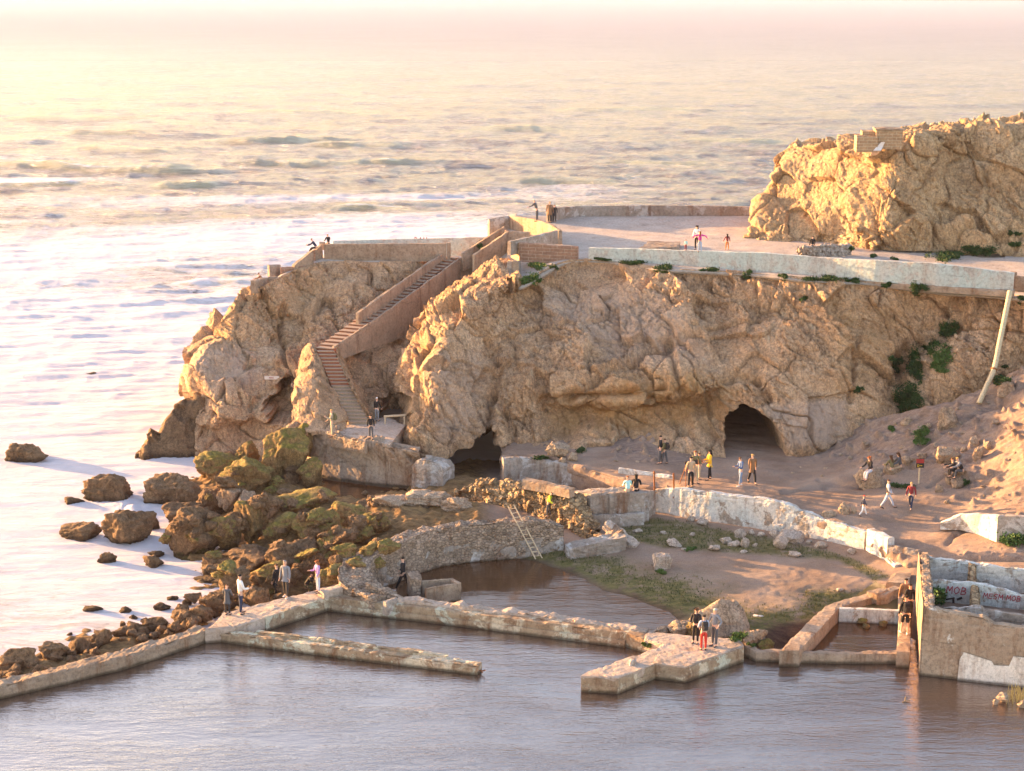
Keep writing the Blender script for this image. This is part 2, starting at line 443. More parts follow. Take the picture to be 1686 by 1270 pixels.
so.rotation_euler = sd.to_track_quat('Z', 'Y').to_euler(); so.location = (-60, 60, 60)
S.view_settings.view_transform = 'Standard'; S.view_settings.look = 'None'; S.view_settings.exposure = 2.42
S.view_settings.gamma = 1
S.cycles.max_bounces = 5; S.cycles.diffuse_bounces = 3; S.cycles.glossy_bounces = 2; S.cycles.transmission_bounces = 1; S.cycles.volume_bounces = 0

# ------------------------------------------------------------ materials
rock_mat('cliff_rock', [(.27, .145, .08), (.47, .285, .165), (.57, .37, .225), (.68, .49, .35)], ochre=True)
rock_mat('hill_rock', [(.29, .17, .09), (.44, .28, .155), (.53, .355, .20), (.60, .44, .29)], bs=1.)
rock_mat('shore_rock', [(.085, .05, .03), (.17, .10, .055), (.25, .155, .085), (.34, .22, .125)], bs=.9)
rock_mat('mossy_rock', [(.11, .065, .03), (.21, .13, .06), (.31, .195, .085), (.40, .27, .13)], moss=1., bs=.8)
rock_mat('tan_rock', [(.22, .14, .085), (.34, .235, .16), (.42, .31, .22), (.5, .39, .3)], bs=.6, fine=1.6)
rock_mat('pale_stone', [(.26, .19, .14), (.40, .32, .26), (.48, .40, .34), (.55, .48, .42)], bs=.5, fine=2)
concrete_mat('bare_concrete', (.42, .32, .24), (.27, .19, .135), bs=1.)
concrete_mat('grey_concrete', (.38, .33, .29), (.26, .21, .175), ((.5, .45, .42), (.45, .42, .40)), .56)
concrete_mat('white_wall', (.42, .35, .29), (.3, .24, .2), ((.66, .61, .56), (.58, .60, .59)), .45)
concrete_mat('teal_wall', (.5, .47, .43), (.40, .37, .34), ((.50, .51, .48), (.46, .52, .50)), .47, rust=(.38, .33, .29))
concrete_mat('pool_wall', (.40, .31, .21), (.25, .16, .10), ((.58, .48, .35), (.50, .49, .39)), .53, rust=(.15, .055, .02))
concrete_mat('deck_concrete', (.50, .40, .33), (.38, .29, .23), bs=.8, rust=(.3, .2, .13))
concrete_mat('block_wall', (.40, .31, .23), (.31, .23, .165), ((.56, .52, .48), (.62, .6, .56)), .60)
concrete_mat('brown_concrete', (.40, .30, .22), (.31, .23, .17), bs=.8, rust=(.14, .08, .05))
concrete_mat('rubble_masonry', (.52, .37, .22), (.38, .26, .15), rub=3.4, bs=1.5)
concrete_mat('fine_rubble', (.46, .35, .27), (.35, .26, .19), rub=5., bs=1.3)
brick_mat('brick_wall', (.30, .175, .12), (.24, .14, .10), (.36, .27, .21), .9, .22, -.1)
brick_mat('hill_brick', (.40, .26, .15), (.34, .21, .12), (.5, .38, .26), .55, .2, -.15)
plain('stair_red', (.27, .105, .06)); plain('stair_tread', (.36, .25, .18)); plain('stair_grey', (.30, .23, .17))
plain('paint_red', (.32, .02, .035), var=.1); plain('paint_black', (.015, .015, .02), var=.1)
plain('rust', (.24, .085, .03)); plain('pale_wood', (.55, .42, .28)); plain('pipe', (.50, .41, .27), .7, .3)
plain('sign_white', (.7, .62, .57), .5, .1); plain('sign_red', (.3, .03, .03), .5, .1); plain('sign_yellow', (.6, .4, .04), .5, .1); plain('sign_black', (.02, .02, .02), .5, .1)
# ground
n = NB('dirt'); 
a = n.noise(.35, 8, .62); b = n.noise(3, 9, .7, vec=n.map((.6, 1.6, 1))); c = n.noise(18, 6, .75)
col = n.ramp(a, [(.3, (.19, .125, .09)), (.5, (.28, .195, .145)), (.7, (.36, .265, .205))])
col = n.mix(n.ramp(n.noise(.9, 7, .7, vec=n.map((.35, 1.3, 1), (0, 0, .5))), [(.5, 0.), (.62, .6)]), col, (.26, .19, .155))
col = n.mix(n.attr('mud'), col, n.ramp(b, [(.35, (.045, .024, .017)), (.6, (.095, .052, .035)), (.75, (.16, .095, .06))]))
col = n.mix(n.attr('bank'), col, n.ramp(b, [(.3, (.08, .045, .022)), (.5, (.20, .12, .055)), (.7, (.32, .20, .09))]))
gr = n.math('MULTIPLY', n.attr('grass'), n.ramp(n.noise(1.3, 8, .7), [(.34, 0.), (.5, 1.)]))
col = n.mix(gr, col, n.ramp(b, [(.3, (.06, .065, .025)), (.5, (.13, .115, .04)), (.72, (.26, .20, .09))]))
ls = n.math('MULTIPLY', n.attr('scree'), n.ramp(n.noise(1.2, 8, .7), [(.4, 0.), (.55, 1.)]))
col = n.mix(ls, col, n.ramp(b, [(.3, (.13, .088, .07)), (.5, (.23, .165, .135)), (.7, (.36, .275, .225))]))
col = n.mix(1., col, n.ramp(c, [(.3, .68), (.5, 1.), (.7, 1.28)]), 'MULTIPLY')
nr = n.bump(b, .10, .7); nr = n.bump(c, .05, .8, nr)
n.fin(col, .92, nr, .2)
# pool water: dark and murky, a strong sheen, rippled by the wind in patches
def water(name, base, sc, amt, gain, rough=.02):
    n = NB(name)
    a = n.noise(sc, 3, .6, vec=n.map((.55, 1.6, 1), (0, 0, .35))); b = n.noise(sc*.05, 4, .6, vec=n.map((.6, 1.5, 1)))
    a2 = n.noise(sc*.3, 3, .5, vec=n.map((.45, 1.5, 1), (0, 0, -.25)))
    a = n.math('ADD', a, n.math('MULTIPLY', n.noise(sc*3, 2, .5, vec=n.map((.5, 1.5, 1), (0, 0, .1))), .45))
    h = n.math('MULTIPLY', n.math('ADD', a, n.math('MULTIPLY', a2, 2.2)), n.ramp(b, [(.35, .45), (.6, 1.)]))
    nr = n.bump(h, amt, 1.)
    n.fin(base, .5, nr, 0.)
    g = n.n('ShaderNodeBsdfGlossy'); g.inputs['Color'].default_value = (1., .88, .83, 1); g.inputs['Roughness'].default_value = rough; n.l(nr, g.inputs['Normal'])
    f = n.n('ShaderNodeFresnel'); f.inputs['IOR'].default_value = 1.33; n.l(nr, f.inputs['Normal'])
    x = n.n('ShaderNodeMixShader'); n.l(n.math('ADD', n.math('MULTIPLY', f.outputs[0], 1.1), gain), x.inputs[0]); n.l(n.b.outputs[0], x.inputs[1]); n.l(g.outputs[0], x.inputs[2]); n.l(x.outputs[0], n.out.inputs[0])
water('pool_water', (.035, .024, .02), 5.5, .021, .27)
water('pond_water', (.07, .032, .014), 4., .008, .06)
water('silt_water', (.13, .11, .055), 5, .004, .02)
# sea
n = NB('sea')
fk = n.noise(.9, 9, .78, vec=n.map((.38, 2.0, 1), (0, 0, .08)))
fo = n.attr('foam'); far = n.attr('far')
lace = n.noise(1.0, 12, .75, vec=n.map((.45, 1.3, 1), (0, 0, .15)), dist=1.2)
lace2 = n.noise(2.6, 8, .7, vec=n.map((.5, 1.4, 1)), dist=.8)
t = n.math('ADD', n.math('MULTIPLY', fo, 1.35), n.math('MULTIPLY', n.math('SUBTRACT', n.math('ADD', n.math('MULTIPLY', lace, .65), n.math('MULTIPLY', lace2, .35)), .5), 2.4))
fm = n.ramp(t, [(.42, 0.), (.62, .6), (.85, 1.)])
sp = n.noise(.16, 10, .75, vec=n.map((.5, 2.2, 1), (0, 0, .1)))
wc = n.math('MULTIPLY', n.ramp(n.math('ADD', n.math('MULTIPLY', sp, .6), n.math('MULTIPLY', fk, .4)), [(.585, 0.), (.64, 1.)]), .7)
fm = n.math('MAXIMUM', fm, wc)
col = n.ramp(n.noise(.02, 5, .5), [(.3, (.25, .22, .22)), (.7, (.32, .285, .285))])
col = n.mix(1., col, n.ramp(fk, [(.36, .35), (.5, 1.), (.62, 1.8)]), 'MULTIPLY')  # light and dark of the small wavelets put into the water colour
g = n.attr('crest'); col = n.mix(n.math('MULTIPLY', fo, .75), col, (.50, .47, .48))
col = n.mix(n.math('MULTIPLY', g, .85), col, (.46, .43, .25))
w1 = n.noise(.22, 8, .68, vec=n.map((.4, 1.5, 1), (0, 0, .12))); w2 = n.noise(1.5, 8, .7, vec=n.map((.5, 1.4, 1), (0, 0, -.2)))
w3 = n.noise(.6, 8, .7, vec=n.map((.45, 1.6, 1), (0, 0, .05)))
nr = n.bump(w1, 2.6, 1.); nr = n.bump(w3, 1.9, 1., nr); nr = n.bump(w2, .45, 1., nr)
col = n.mix(n.math('MULTIPLY', far, .8), col, (.45, .475, .53))  # pale sheen of the distant water put into its base colour
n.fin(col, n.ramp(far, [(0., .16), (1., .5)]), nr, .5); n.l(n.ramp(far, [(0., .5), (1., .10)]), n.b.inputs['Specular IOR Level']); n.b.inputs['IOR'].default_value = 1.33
fb = n.n('ShaderNodeBsdfPrincipled'); fb.inputs['Roughness'].default_value = .9; fb.inputs['Specular IOR Level'].default_value = .1
fc = n.mix(n.ramp(lace, [(.3, 0.), (.62, 1.)]), (.52, .50, .54), (.64, .61, .65)); n.l(fc, fb.inputs['Base Color'])
fn = n.bump(lace, .25, .8); fn = n.bump(lace2, .12, .8, fn); n.l(fn, fb.inputs['Normal'])
mx = n.n('ShaderNodeMixShader'); n.l(fm, mx.inputs[0]); n.l(n.b.outputs[0], mx.inputs[1]); n.l(fb.outputs[0], mx.inputs[2]); n.l(mx.outputs[0], n.out.inputs[0])

# ------------------------------------------------------------ the sea
SEA = -.6
NY, NX = 1050, 1000
iy = np.linspace(1/54., 1/26000., NY); Y = 1/iy; tx = np.concatenate([-np.geomspace(1.6, .34, 40), np.linspace(-.335, .335, NX-80), np.geomspace(.34, 1.6, 40)])
X = Y[:, None]*tx[None, :]; YY = np.repeat(Y[:, None], NX, 1)
p = np.stack([X, YY, np.zeros_like(X)], -1)
fade = smooth(1200, 250, YY)
shore = smooth(95, 135, YY)
rz = np.array([[cos(.12), -sin(.12)], [sin(.12), cos(.12)]])
pr = p.copy(); pr[..., :2] = p[..., :2]@rz
z = fbm(pr*np.array([.035, .09, 1]), 3, 1)*.55*fade*shore + fbm(pr*np.array([.11, .38, 1]), 4, 5)*.34*fade*(.45+.55*shore) + (ridged(pr*np.array([.16, .5, 1]), 3, 8)-.3)*.30*smooth(700, 200, YY)*(.35+.65*shore)
crest = np.zeros_like(z); foam = np.zeros_like(z)
def swell(u0, u1, v0, v1, amp, wid, foamy=.5, seed=0, behind=.0):
    global z, crest, foam
    wid = wid*.5; amp = amp*.42
    a = P(u0, v0, SEA); b = P(u1, v1, SEA)
    r0 = np.searchsorted(Y, min(a[1], b[1])-wid*5); r1 = np.searchsorted(Y, max(a[1], b[1])+wid*7)
    R = slice(max(r0, 0), min(r1, NY)); Xs = X[R]; Ys = YY[R]
    t = (Xs-a[0])/(b[0]-a[0])
    yc = a[1]+(b[1]-a[1])*t+vnoise(np.stack([Xs*.06, Xs*0+seed, Xs*0], -1))*wid*.8
    win = smooth(0, .3, t)*smooth(1, .7, t)*(.78+.22*vnoise(np.stack([Xs*.09+seed, Xs*0, Xs*0+seed*2.], -1))+.12*vnoise(np.stack([Xs*.4+seed, Xs*0, Xs*0], -1)))
    d = (Ys-yc)/wid
    pr_ = np.where(d < 0, np.exp(-(d/.45)**2), np.exp(-(d/1.6)**2))*win
    z[R] += amp*pr_; crest[R] = np.maximum(crest[R], np.where(d < 0, np.exp(-((d+.35)/.5)**2), np.exp(-(d/.5)**2))*np.clip(win*1.3, 0, 1))
    foam[R] += (foamy+.35)*np.exp(-((d-.05)/.22)**2)*np.clip(win, 0, 1)*(.6+.8*np.maximum(0, vnoise(np.stack([Xs*.25, Ys*.1, Xs*0+seed], -1))))
for i, s in enumerate([(-120, 420, 276, 280, 2.2, 9, .5), (330, 760, 272, 270, 2.6, 9, .7), (270, 620, 234, 232, 2.3, 10, .55), (60, 260, 222, 222, 1.8, 10, .2),
    (90, 330, 243, 246, 1.6, 9, .3), (480, 700, 240, 238, 1.5, 9, .2), (240, 380, 306, 304, 1.3, 7, .15), (820, 1040, 300, 304, 1.3, 8, .2), (960, 1200, 268, 270, 1.1, 9, .15),
    (-60, 200, 300, 303, 1.1, 8, .2), (700, 980, 215, 214, 1.4, 12, .2), (1100, 1330, 236, 236, 1.3, 10, .15), (-40, 300, 196, 195, 1.5, 13, .15), (350, 640, 186, 186, 1.4, 13, .12), (880, 1200, 182, 182, 1.4, 13, .12),
    (270, 470, 468, 462, 1.7, 5, .25), (180, 430, 520, 505, .9, 4, .5), (-40, 230, 545, 575, .9, 5, .5), (520, 700, 340, 345, .8, 6, .3), (60, 330, 600, 585, .6, 4, .4), (-40, 180, 455, 468, .8, 5, .25)]):
    swell(*s, seed=i*3.7)
uu, vv = pix(np.stack([X, YY, np.full_like(X, SEA)], -1))
z = z*(1-.45*smooth(265, 420, vv)*(1-.75*np.exp(-((vv-468)/40)**2)*smooth(160, 330, uu)))
fl = fbm(pr*np.array([.02, .07, 1])+9, 5, 33)
band = smooth(215, 460, vv+fl*80)*.74
thin = smooth(1150, 900, uu)*smooth(380, 300, vv)
foam = foam+band + fl*.26*smooth(230, 300, vv) - .18*np.exp(-((vv-450)/50)**2)*smooth(250, 60, np.abs(uu-330)) - .12*smooth(800, 1000, vv) - .30*smooth(900, 1250, uu)*smooth(420, 300, vv)
foam = foam+.35*np.exp(-(((uu-225)/95)**2+((vv-845)/45)**2))+.25*np.exp(-(((uu-300)/120)**2+((vv-960)/40)**2))
spl = np.exp(-(((uu-215)/34)**2+((vv-838)/20)**2)); z = z+spl*.35*np.maximum(0, fbm(p*1.3, 4, 3)+.5); foam = foam+spl*.7
foam = foam-.25*crest*smooth(330, 290, vv)
z = z+SEA
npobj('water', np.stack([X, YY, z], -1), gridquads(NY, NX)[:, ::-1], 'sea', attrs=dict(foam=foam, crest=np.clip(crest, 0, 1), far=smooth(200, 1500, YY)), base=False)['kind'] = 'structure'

# ------------------------------------------------------------ pools
def sheet(name, pts, z, mat, label=None):
    bm = bmesh.new(); f = bm.faces.new([bm.verts.new(tuple(P(u, v, z))) for u, v in pts]); bm.normal_update()
    if f.normal.z < 0: bmesh.ops.reverse_faces(bm, faces=[f])
    REG.append(BVHTree.FromBMesh(bm))
    me = bpy.data.meshes.new(name); bm.to_mesh(me); bm.free(); o = link(name, me, mat); o['kind'] = 'structure'; return o
sheet('pool_water', [(-700, 1290), (-350, 1248), (0, 1138), (200, 1083), (345, 1045), (430, 1015), (538, 992), (700, 1010), (1060, 1056), (1210, 1076), (1300, 1080), (1496, 1082), (1496, 960), (1580, 960), (1580, 1070), (2100, 1110), (2600, 1500), (1500, 4800), (-1500, 4800)], 0., 'pool_water')
sheet('pond_water', [(560, 955), (680, 915), (900, 880), (1180, 930), (1160, 1000), (1105, 1050), (1085, 1052), (1060, 1042), (700, 990), (620, 980)], .04, 'pond_water')
sheet('basin_water', [(1270, 1078), (1490, 1078), (1484, 1010), (1385, 1008)], .06, 'pond_water')
sheet('basin_water', [(1375, 1006), (1482, 1010), (1490, 940), (1465, 940)], .42, 'silt_water')
sheet('inlet_water', [(500, 790), (660, 790), (680, 818), (600, 838), (520, 830)], -.12, 'pond_water')

# ------------------------------------------------------------ low ground (pond bed, yard, shore bank)
cp = [(760, 930, -.25), (800, 970, -.35), (900, 990, -.3), (1000, 1010, -.25), (700, 955, -.3), (1050, 1032, -.2), (1100, 1050, .05), (850, 930, -.1), (900, 960, -.25),
 (870, 915, .12), (930, 925, .2), (960, 945, .12), (1000, 960, .16), (1060, 980, .12), (1100, 985, .2), (1200, 1000, .3), (1280, 1010, .3), (1060, 870, .5), (1160, 875, .6), (1300, 900, .5), (1400, 925, .5), (1450, 950, .5), (1400, 970, .4), (1000, 905, .4), (1250, 1045, .12), (1160, 1010, .12), (1180, 960, .35), (1300, 960, .38), (1480, 960, .5), (1080, 1010, -.02), (1000, 985, -.08), (1320, 1010, .25),
 (600, 880, .6), (560, 840, .8), (450, 850, .3), (350, 850, -.3), (330, 900, -.6), (280, 900, -1.2), (200, 900, -2), (400, 920, -.5), (500, 915, .1), (450, 960, -.3), (350, 990, -.8), (250, 1005, -1.1), (150, 1035, -1.2), (50, 1104, -.25), (140, 1082, -.3), (240, 1052, -.35), (310, 1032, -.35), (50, 1070, -1.), (-200, 1100, -1),
 (640, 840, 1.), (700, 830, 1.), (780, 830, .9), (560, 812, -.6), (620, 815, -.6), (500, 792, -.2), (400, 780, .2), (330, 785, -.8), (100, 780, -3), (100, 950, -3), (0, 700, -4), (700, 870, .9), (800, 845, 1.), (640, 800, -.4), (680, 815, .5),
 (560, 940, .1), (520, 950, -.2), (600, 1030, -1.5), (400, 1080, -1.5), (900, 1100, -1.5), (1300, 1120, -1.5), (700, 1200, -1.5), (100, 1180, -1.5), (-300, 1280, -1.5), (1600, 1200, -1.5), (1430, 1040, -.3), (1400, 985, .2), (1460, 985, .25), (2000, 1300, -1.5),
 (745, 795, .6), (800, 795, .6), (760, 790, .1), (800, 790, .1), (780, 770, -.5), (750, 770, -.3), (815, 775, -.3), (780, 812, .6), (900, 815, .9), (1000, 850, .6), (1100, 830, .7), (1300, 800, .8), (1550, 900, 1.), (1600, 960, 1.5), (1700, 960, 1.5), (1900, 950, 1.5), (1600, 1060, .5), (1900, 1060, .3), (1500, 940, .9)]
pw = np.array([P(u, v, z_) for u, v, z_ in cp])
def rbf(px_, py_, val, lam=.05):
    n_ = len(val); D = np.hypot(px_[:, None]-px_[None], py_[:, None]-py_[None])
    A = np.zeros((n_+3, n_+3)); A[:n_, :n_] = D+np.eye(n_)*-lam; A[:n_, n_] = A[n_, :n_] = 1; A[:n_, n_+1] = A[n_+1, :n_] = px_; A[:n_, n_+2] = A[n_+2, :n_] = py_
    c_ = np.linalg.solve(A, np.concatenate([val, [0, 0, 0]]))
    def f(x, y):
        r = c_[n_]+c_[n_+1]*x+c_[n_+2]*y
        for k in range(n_): r = r+c_[k]*np.hypot(x-px_[k], y-py_[k])
        return r
    return f
low = rbf(pw[:, 0], pw[:, 1], pw[:, 2])
gx, gy = np.meshgrid(np.arange(-33, 34, .09), np.arange(54, 103, .09), indexing='ij')
gz = low(gx, gy); g3 = np.stack([gx, gy, gz*0], -1)
_u, _v = pix(np.stack([gx, gy, gz], -1))
yard = inpoly(_u, _v, [(860, 905), (1060, 850), (1470, 940), (1500, 1075), (1290, 1080), (1000, 1035), (700, 990), (690, 930)], 14)
bankm = 1-yard; bankm = bankm*smooth(820, 780, _u)
gz = gz+fbm(g3*.6, 4, 2)*(.05+.35*bankm)+fbm(g3*2.5, 4, 6)*(.035+.16*bankm)+ridged(g3*.5, 3, 4)*.22*bankm
mud = np.clip(smooth(.26, .02, gz+fbm(g3*.5, 3, 12)*.12)*yard, 0, 1)
grass = np.clip(np.exp(-((gz-.2)/.11)**2)*1.6, 0, 1)*yard
top = inpoly(_u, _v, [(1010, 868), (1080, 850), (1180, 868), (1280, 885), (1400, 915), (1475, 950), (1440, 960), (1380, 925), (1200, 912), (1090, 905), (1020, 890)], 8)
grass = np.clip(grass+top*.9, 0, 1)*smooth(1000, 900, np.where(_v < 930, 900, 0))
grass = np.clip(grass, 0, 1)
npobj('ground', np.stack([gx, gy, gz], -1), gridquads(*gx.shape)[:, ::-1][:, ::-1], 'dirt', reg=True, attrs=dict(mud=mud, grass=grass, bank=bankm, scree=gz*0), base=False)['kind'] = 'structure'
# seabed ends the world downward
npobj('seabed', [(-15000, 60, -6), (15000, 60, -6), (15000, 26000, -6), (-15000, 26000, -6)], [(0, 1, 2, 3)], 'shore_rock', base=False)['kind'] = 'structure'

# ------------------------------------------------------------ upper path and slope (held up by the long white wall)
G = [ [(826, 762, 1.5), (826, 756, 1.5), (826, 750, 1.5), (824, 730, 1.6)],
 [(831, 753.5, 1.75), (840, 750, 1.7), (840, 745, 1.75), (835, 725, 1.8)],
 [(905, 758, 1.9), (905, 750, 2.), (905, 744, 1.95), (905, 715, 2.0)],
 [(957, 772, 1.95), (955, 762, 2.), (955, 750, 2.0), (950, 715, 2.05)],
 [(1035, 793, 1.95), (1030, 778, 2.), (1030, 755, 2.1), (1030, 715, 2.4)],
 [(1085, 806, 2.), (1085, 785, 2.), (1080, 762, 2.1), (1080, 715, 2.6)],
 [(1130, 806, 2.), (1130, 788, 2.), (1130, 765, 2.), (1130, 670, 2.1)],
 [(1240, 820, 2.), (1235, 795, 2.), (1235, 765, 1.95), (1235, 640, 1.9)],
 [(1345, 856, 1.9), (1350, 815, 2.), (1350, 770, 2.1), (1330, 680, 2.5)],
 [(1425, 885, 1.65), (1440, 830, 2.), (1450, 775, 2.6), (1440, 690, 4.)],
 [(1478, 915, 1.3), (1510, 845, 1.9), (1540, 765, 3.2), (1540, 670, 5.2)],
 [(1512, 922, 1.2), (1580, 835, 2.2), (1620, 745, 4.1), (1620, 640, 6.2)],
 [(1600, 915, 1.5), (1680, 830, 2.9), (1700, 740, 5.), (1700, 600, 7.6)],
 [(1720, 915, 1.8), (1800, 830, 3.6), (1820, 740, 5.8), (1800, 600, 8.2)],
 [(2050, 915, 2.4), (2100, 830, 4.6), (2150, 740, 6.6), (2150, 600, 9)]]
Gp = [[P(*q) for q in c] for c in G]
for k, (u, vb_, vt_) in {5: (1085, 849, 806), 6: (1130, 858, 806), 7: (1240, 875, 820), 8: (1345, 893, 852), 9: (1425, 913, 876), 10: (1472, 938, 915)}.items():
    b_ = P(u, vb_, .45); Gp[k][0] = np.array([b_[0]+.1, b_[1]+.25, Q(u, vt_, b_[1])[2]-.12])
Gp = np.array([[c[0]-np.array([0, 0, 1.6])]+c for c in Gp])

Gv = loft(Gp, 800, 330); gn = normals(Gv); gn *= np.sign(gn[..., 2:3])
uu, vv = pix(Gv)
slope = smooth(.90, .72, 1-np.abs(gn[..., 0])*.0-(1-gn[..., 2])*1.0+0*uu) if False else smooth(.985, .90, gn[..., 2])
scree = np.clip(inpoly(uu, vv, [(1000, 700), (1180, 715), (1180, 760), (1140, 775), (1010, 765), (985, 735)], 20)+inpoly(uu, vv, [(1290, 700), (1480, 690), (1700, 580), (1720, 700), (1640, 760), (1480, 770), (1300, 765)], 25), 0, 1)
diag = Gv@np.array([[.8, .3, .2], [-.5, .8, .1], [.2, .4, .9]])
dz = fbm(Gv*.5, 4, 3)*.14 + fbm(diag*np.array([.3, 1.6, 1]), 4, 8)*(.06+.28*slope) + ridged(diag*np.array([.22, .75, .4]), 3, 21)*.14*(.25+slope)
F1, F2, off, rv = worley(Gv*1.5, 4); dz += np.maximum(0, .36-F1)*1.1*np.maximum(scree, slope*.9)*(rv[..., 0] > -.1)
F1, F2, off, rv = worley(Gv*4, 9); dz += np.maximum(0, .3-F1)*.28*np.clip(.25+scree+slope, 0, 1)*(rv[..., 1] > 0)
# worn footpath grooves
for L in ([(1290, 812), (1360, 800), (1450, 780), (1500, 770), (1560, 755)], [(1560, 895), (1575, 880), (1600, 868), (1545, 855)], [(1350, 790), (1420, 800), (1480, 760), (1600, 690), (1690, 640)], [(1530, 800), (1600, 760), (1690, 700)]):
    for (a, b), (c, d) in zip(L, L[1:]):
        t = np.clip(((uu-a)*(c-a)+(vv-b)*(d-b))/((c-a)**2+(d-b)**2), 0, 1)
        dd = np.hypot(uu-a-t*(c-a), (vv-b-t*(d-b))*1.6)+vnoise(Gv*1.3)*4
        dz -= .16*np.exp(-(dd/5)**2)
edge = smooth(.05, .14, np.linspace(0, 1, Gv.shape[1]))[None]
Gv = Gv+gn*(dz*(.15+.85*edge))[..., None]
npobj('path_ground', Gv, gridquads(*Gv.shape[:2])[:, ::-1], 'dirt', reg=True, attrs=dict(mud=dz*0, grass=dz*0, bank=dz*0, scree=np.clip(scree+slope*.9, 0, 1)), base=False)['kind'] = 'structure'

# ------------------------------------------------------------ the cliffs
ZT = 11.3
def column(rows, zt, zb, dys):
    Yt = P(*rows[0], zt)[1]; Yb = P(*rows[-1], zb)[1]
    vt, vb = rows[0][1], rows[-1][1]
    return [Q(u, v, Yt+(Yb-Yt)*((v-vt)/(vb-vt))+dy) for (u, v), dy in zip(rows, dys)]
CC = [
 ([(500, 450), (470, 500), (410, 560), (370, 620), (365, 690), (370, 770)], 9., -2., [16]*6),
 ([(428, 478), (383, 510), (333, 552), (308, 600), (311, 660), (322, 775)], 8.6, -1.5, [3, 3, 2.5, 1.6, 1.5, 1]),
 ([(458, 457), (432, 500), (392, 560), (368, 615), (352, 690), (345, 785)], 9.1, -1.2, [0, 0, -.6, -1.8, -1.2, .6]),
 ([(530, 431), (498, 480), (475, 550), (440, 610), (425, 680), (425, 780)], 9.7, -.5, [0, 0, 0, -.5, .2, 1.2]),
 ([(640, 431), (592, 480), (530, 535), (500, 600), (492, 650), (500, 712)], 9.7, 2.3, [0, .6, .5, .3, .1, .3]),
 ([(735, 428), (690, 480), (610, 545), (560, 600), (560, 650), (575, 705)], 9.7, 2.3, [1, 2.5, 2.5, 1.6, 1.4, .6]),
 ([(790, 427), (750, 475), (665, 560), (628, 610), (622, 650), (622, 692)], 9.9, 2.6, [2, 2.8, 3.0, 2.6, 2.6, 2.2]),
 ([(850, 430), (830, 455), (760, 520), (720, 600), (700, 650), (690, 700)], 10.9, 2.4, [3.5, 4, 4.2, 4, 4, 4]),
 ([(836, 443), (766, 453), (697, 510), (657, 595), (644, 690), (652, 812)], 10.7, -1., [0, 2.2, 2.0, .9, .5, .2]),
 ([(856, 468), (800, 480), (738, 535), (715, 610), (702, 700), (700, 818)], 10.1, -.6, [-.3, -.4, -1, -1.8, -1.5, 0]),
 ([(930, 430), (885, 485), (835, 550), (802, 630), (792, 710), (786, 812)], ZT-.1, -.2, [0, .3, .3, .2, .2, .5]),
 ([(1000, 428), (965, 490), (930, 560), (900, 635), (880, 690), (870, 765)], ZT, 1., [0, -.6, -1, -1.4, .3, 0]),
 ([(1100, 441), (1080, 500), (1055, 560), (1035, 640), (1015, 690), (1010, 760)], ZT, 1.6, [0, .2, -.5, -1, .7, .2]),
 ([(1220, 447), (1200, 500), (1185, 560), (1175, 625), (1170, 680), (1180, 765)], ZT, 1.5, [0, -.3, -.4, -1.1, 0, 0]),
 ([(1330, 457), (1315, 510), (1305, 570), (1295, 630), (1290, 690), (1300, 765)], ZT, 1.6, [0, 0, -.6, -1.2, -.7, 0]),
 ([(1440, 463), (1430, 515), (1415, 570), (1405, 620), (1400, 670), (1405, 738)], ZT-.1, 2.3, [0, .3, .1, -.6, -.5, .2]),
 ([(1545, 475), (1530, 520), (1512, 565), (1497, 610), (1490, 650), (1490, 712)], ZT-.3, 3.2, [.3, 1.2, 1.2, 1, .5, .2]),
 ([(1650, 482), (1632, 510), (1615, 545), (1602, 580), (1595, 615), (1595, 665)], ZT-.3, 4.8, [.2, 0, 0, -.3, -.3, .2]),
 ([(1745, 495), (1740, 510), (1735, 530), (1730, 550), (1725, 575), (1720, 610)], ZT-.3, 6.6, [0, 0, 0, 0, 0, 0]),
 ([(2000, 505), (2000, 515), (2000, 530), (2000, 550), (2000, 575), (2000, 610)], ZT, 7.6, [0, 0, 0, 0, 0, 0]),
]
Cp = np.array([column(*c) for c in CC])
Cv = loft(Cp, 1500, 340)
nn = normals(Cv); 
if nn[700, 170, 1] > 0: nn = -nn
uu, vv = pix(Cv)
d = rock_disp(Cv, 2.4, .62, 3)
# overall slanting joints
jn = Cv@np.array([.55, .25, .8]); jl = np.abs(((jn+fbm(Cv*.4, 3, 71)*1.5)/2.7) % 1-.5)
d -= .3*np.exp(-(jl/.03)**2)*smooth(-.1, .3, fbm(Cv*.3, 2, 90))
for L, dep, wd in (([(470, 500), (462, 540), (472, 600), (480, 625)], .7, 4), ([(812, 640), (820, 600), (800, 560)], .5, 6), ([(1102, 560), (1106, 590), (1120, 640)], .6, 6),
                   ([(940, 655), (1000, 612), (1075, 570), (1150, 560)], .6, 7), ([(1245, 470), (1248, 530), (1140, 545)], .35, 4), ([(700, 500), (680, 560), (668, 640)], .4, 5),
                   ([(1408, 560), (1404, 620), (1400, 660)], .4, 4), ([(1580, 505), (1560, 540), (1480, 600), (1490, 690)], .9, 14), ([(803, 700), (812, 640), (835, 690), (850, 735)], .6, 6),
                   ([(540, 490), (560, 540)], .4, 4), ([(890, 660), (960, 652), (1030, 648), (1090, 640)], .7, 7), ([(1200, 620), (1240, 615), (1260, 660)], .7, 8), ([(410, 600), (470, 610), (420, 670)], .4, 6)):
    for (a, b), (c, e) in zip(L, L[1:]):
        t = np.clip(((uu-a)*(c-a)+(vv-b)*(e-b))/((c-a)**2+(e-b)**2), 0, 1)
        dd = np.hypot(uu-a-t*(c-a), vv-b-t*(e-b))+vnoise(Cv*2.2)*wd*.8
        d = d-dep*np.exp(-(dd/wd)**2)
endf = smooth(0, .05, np.linspace(0, 1, Cv.shape[1]))[None]*.75+.25
Cn = Cv+nn*(d*endf)[..., None]
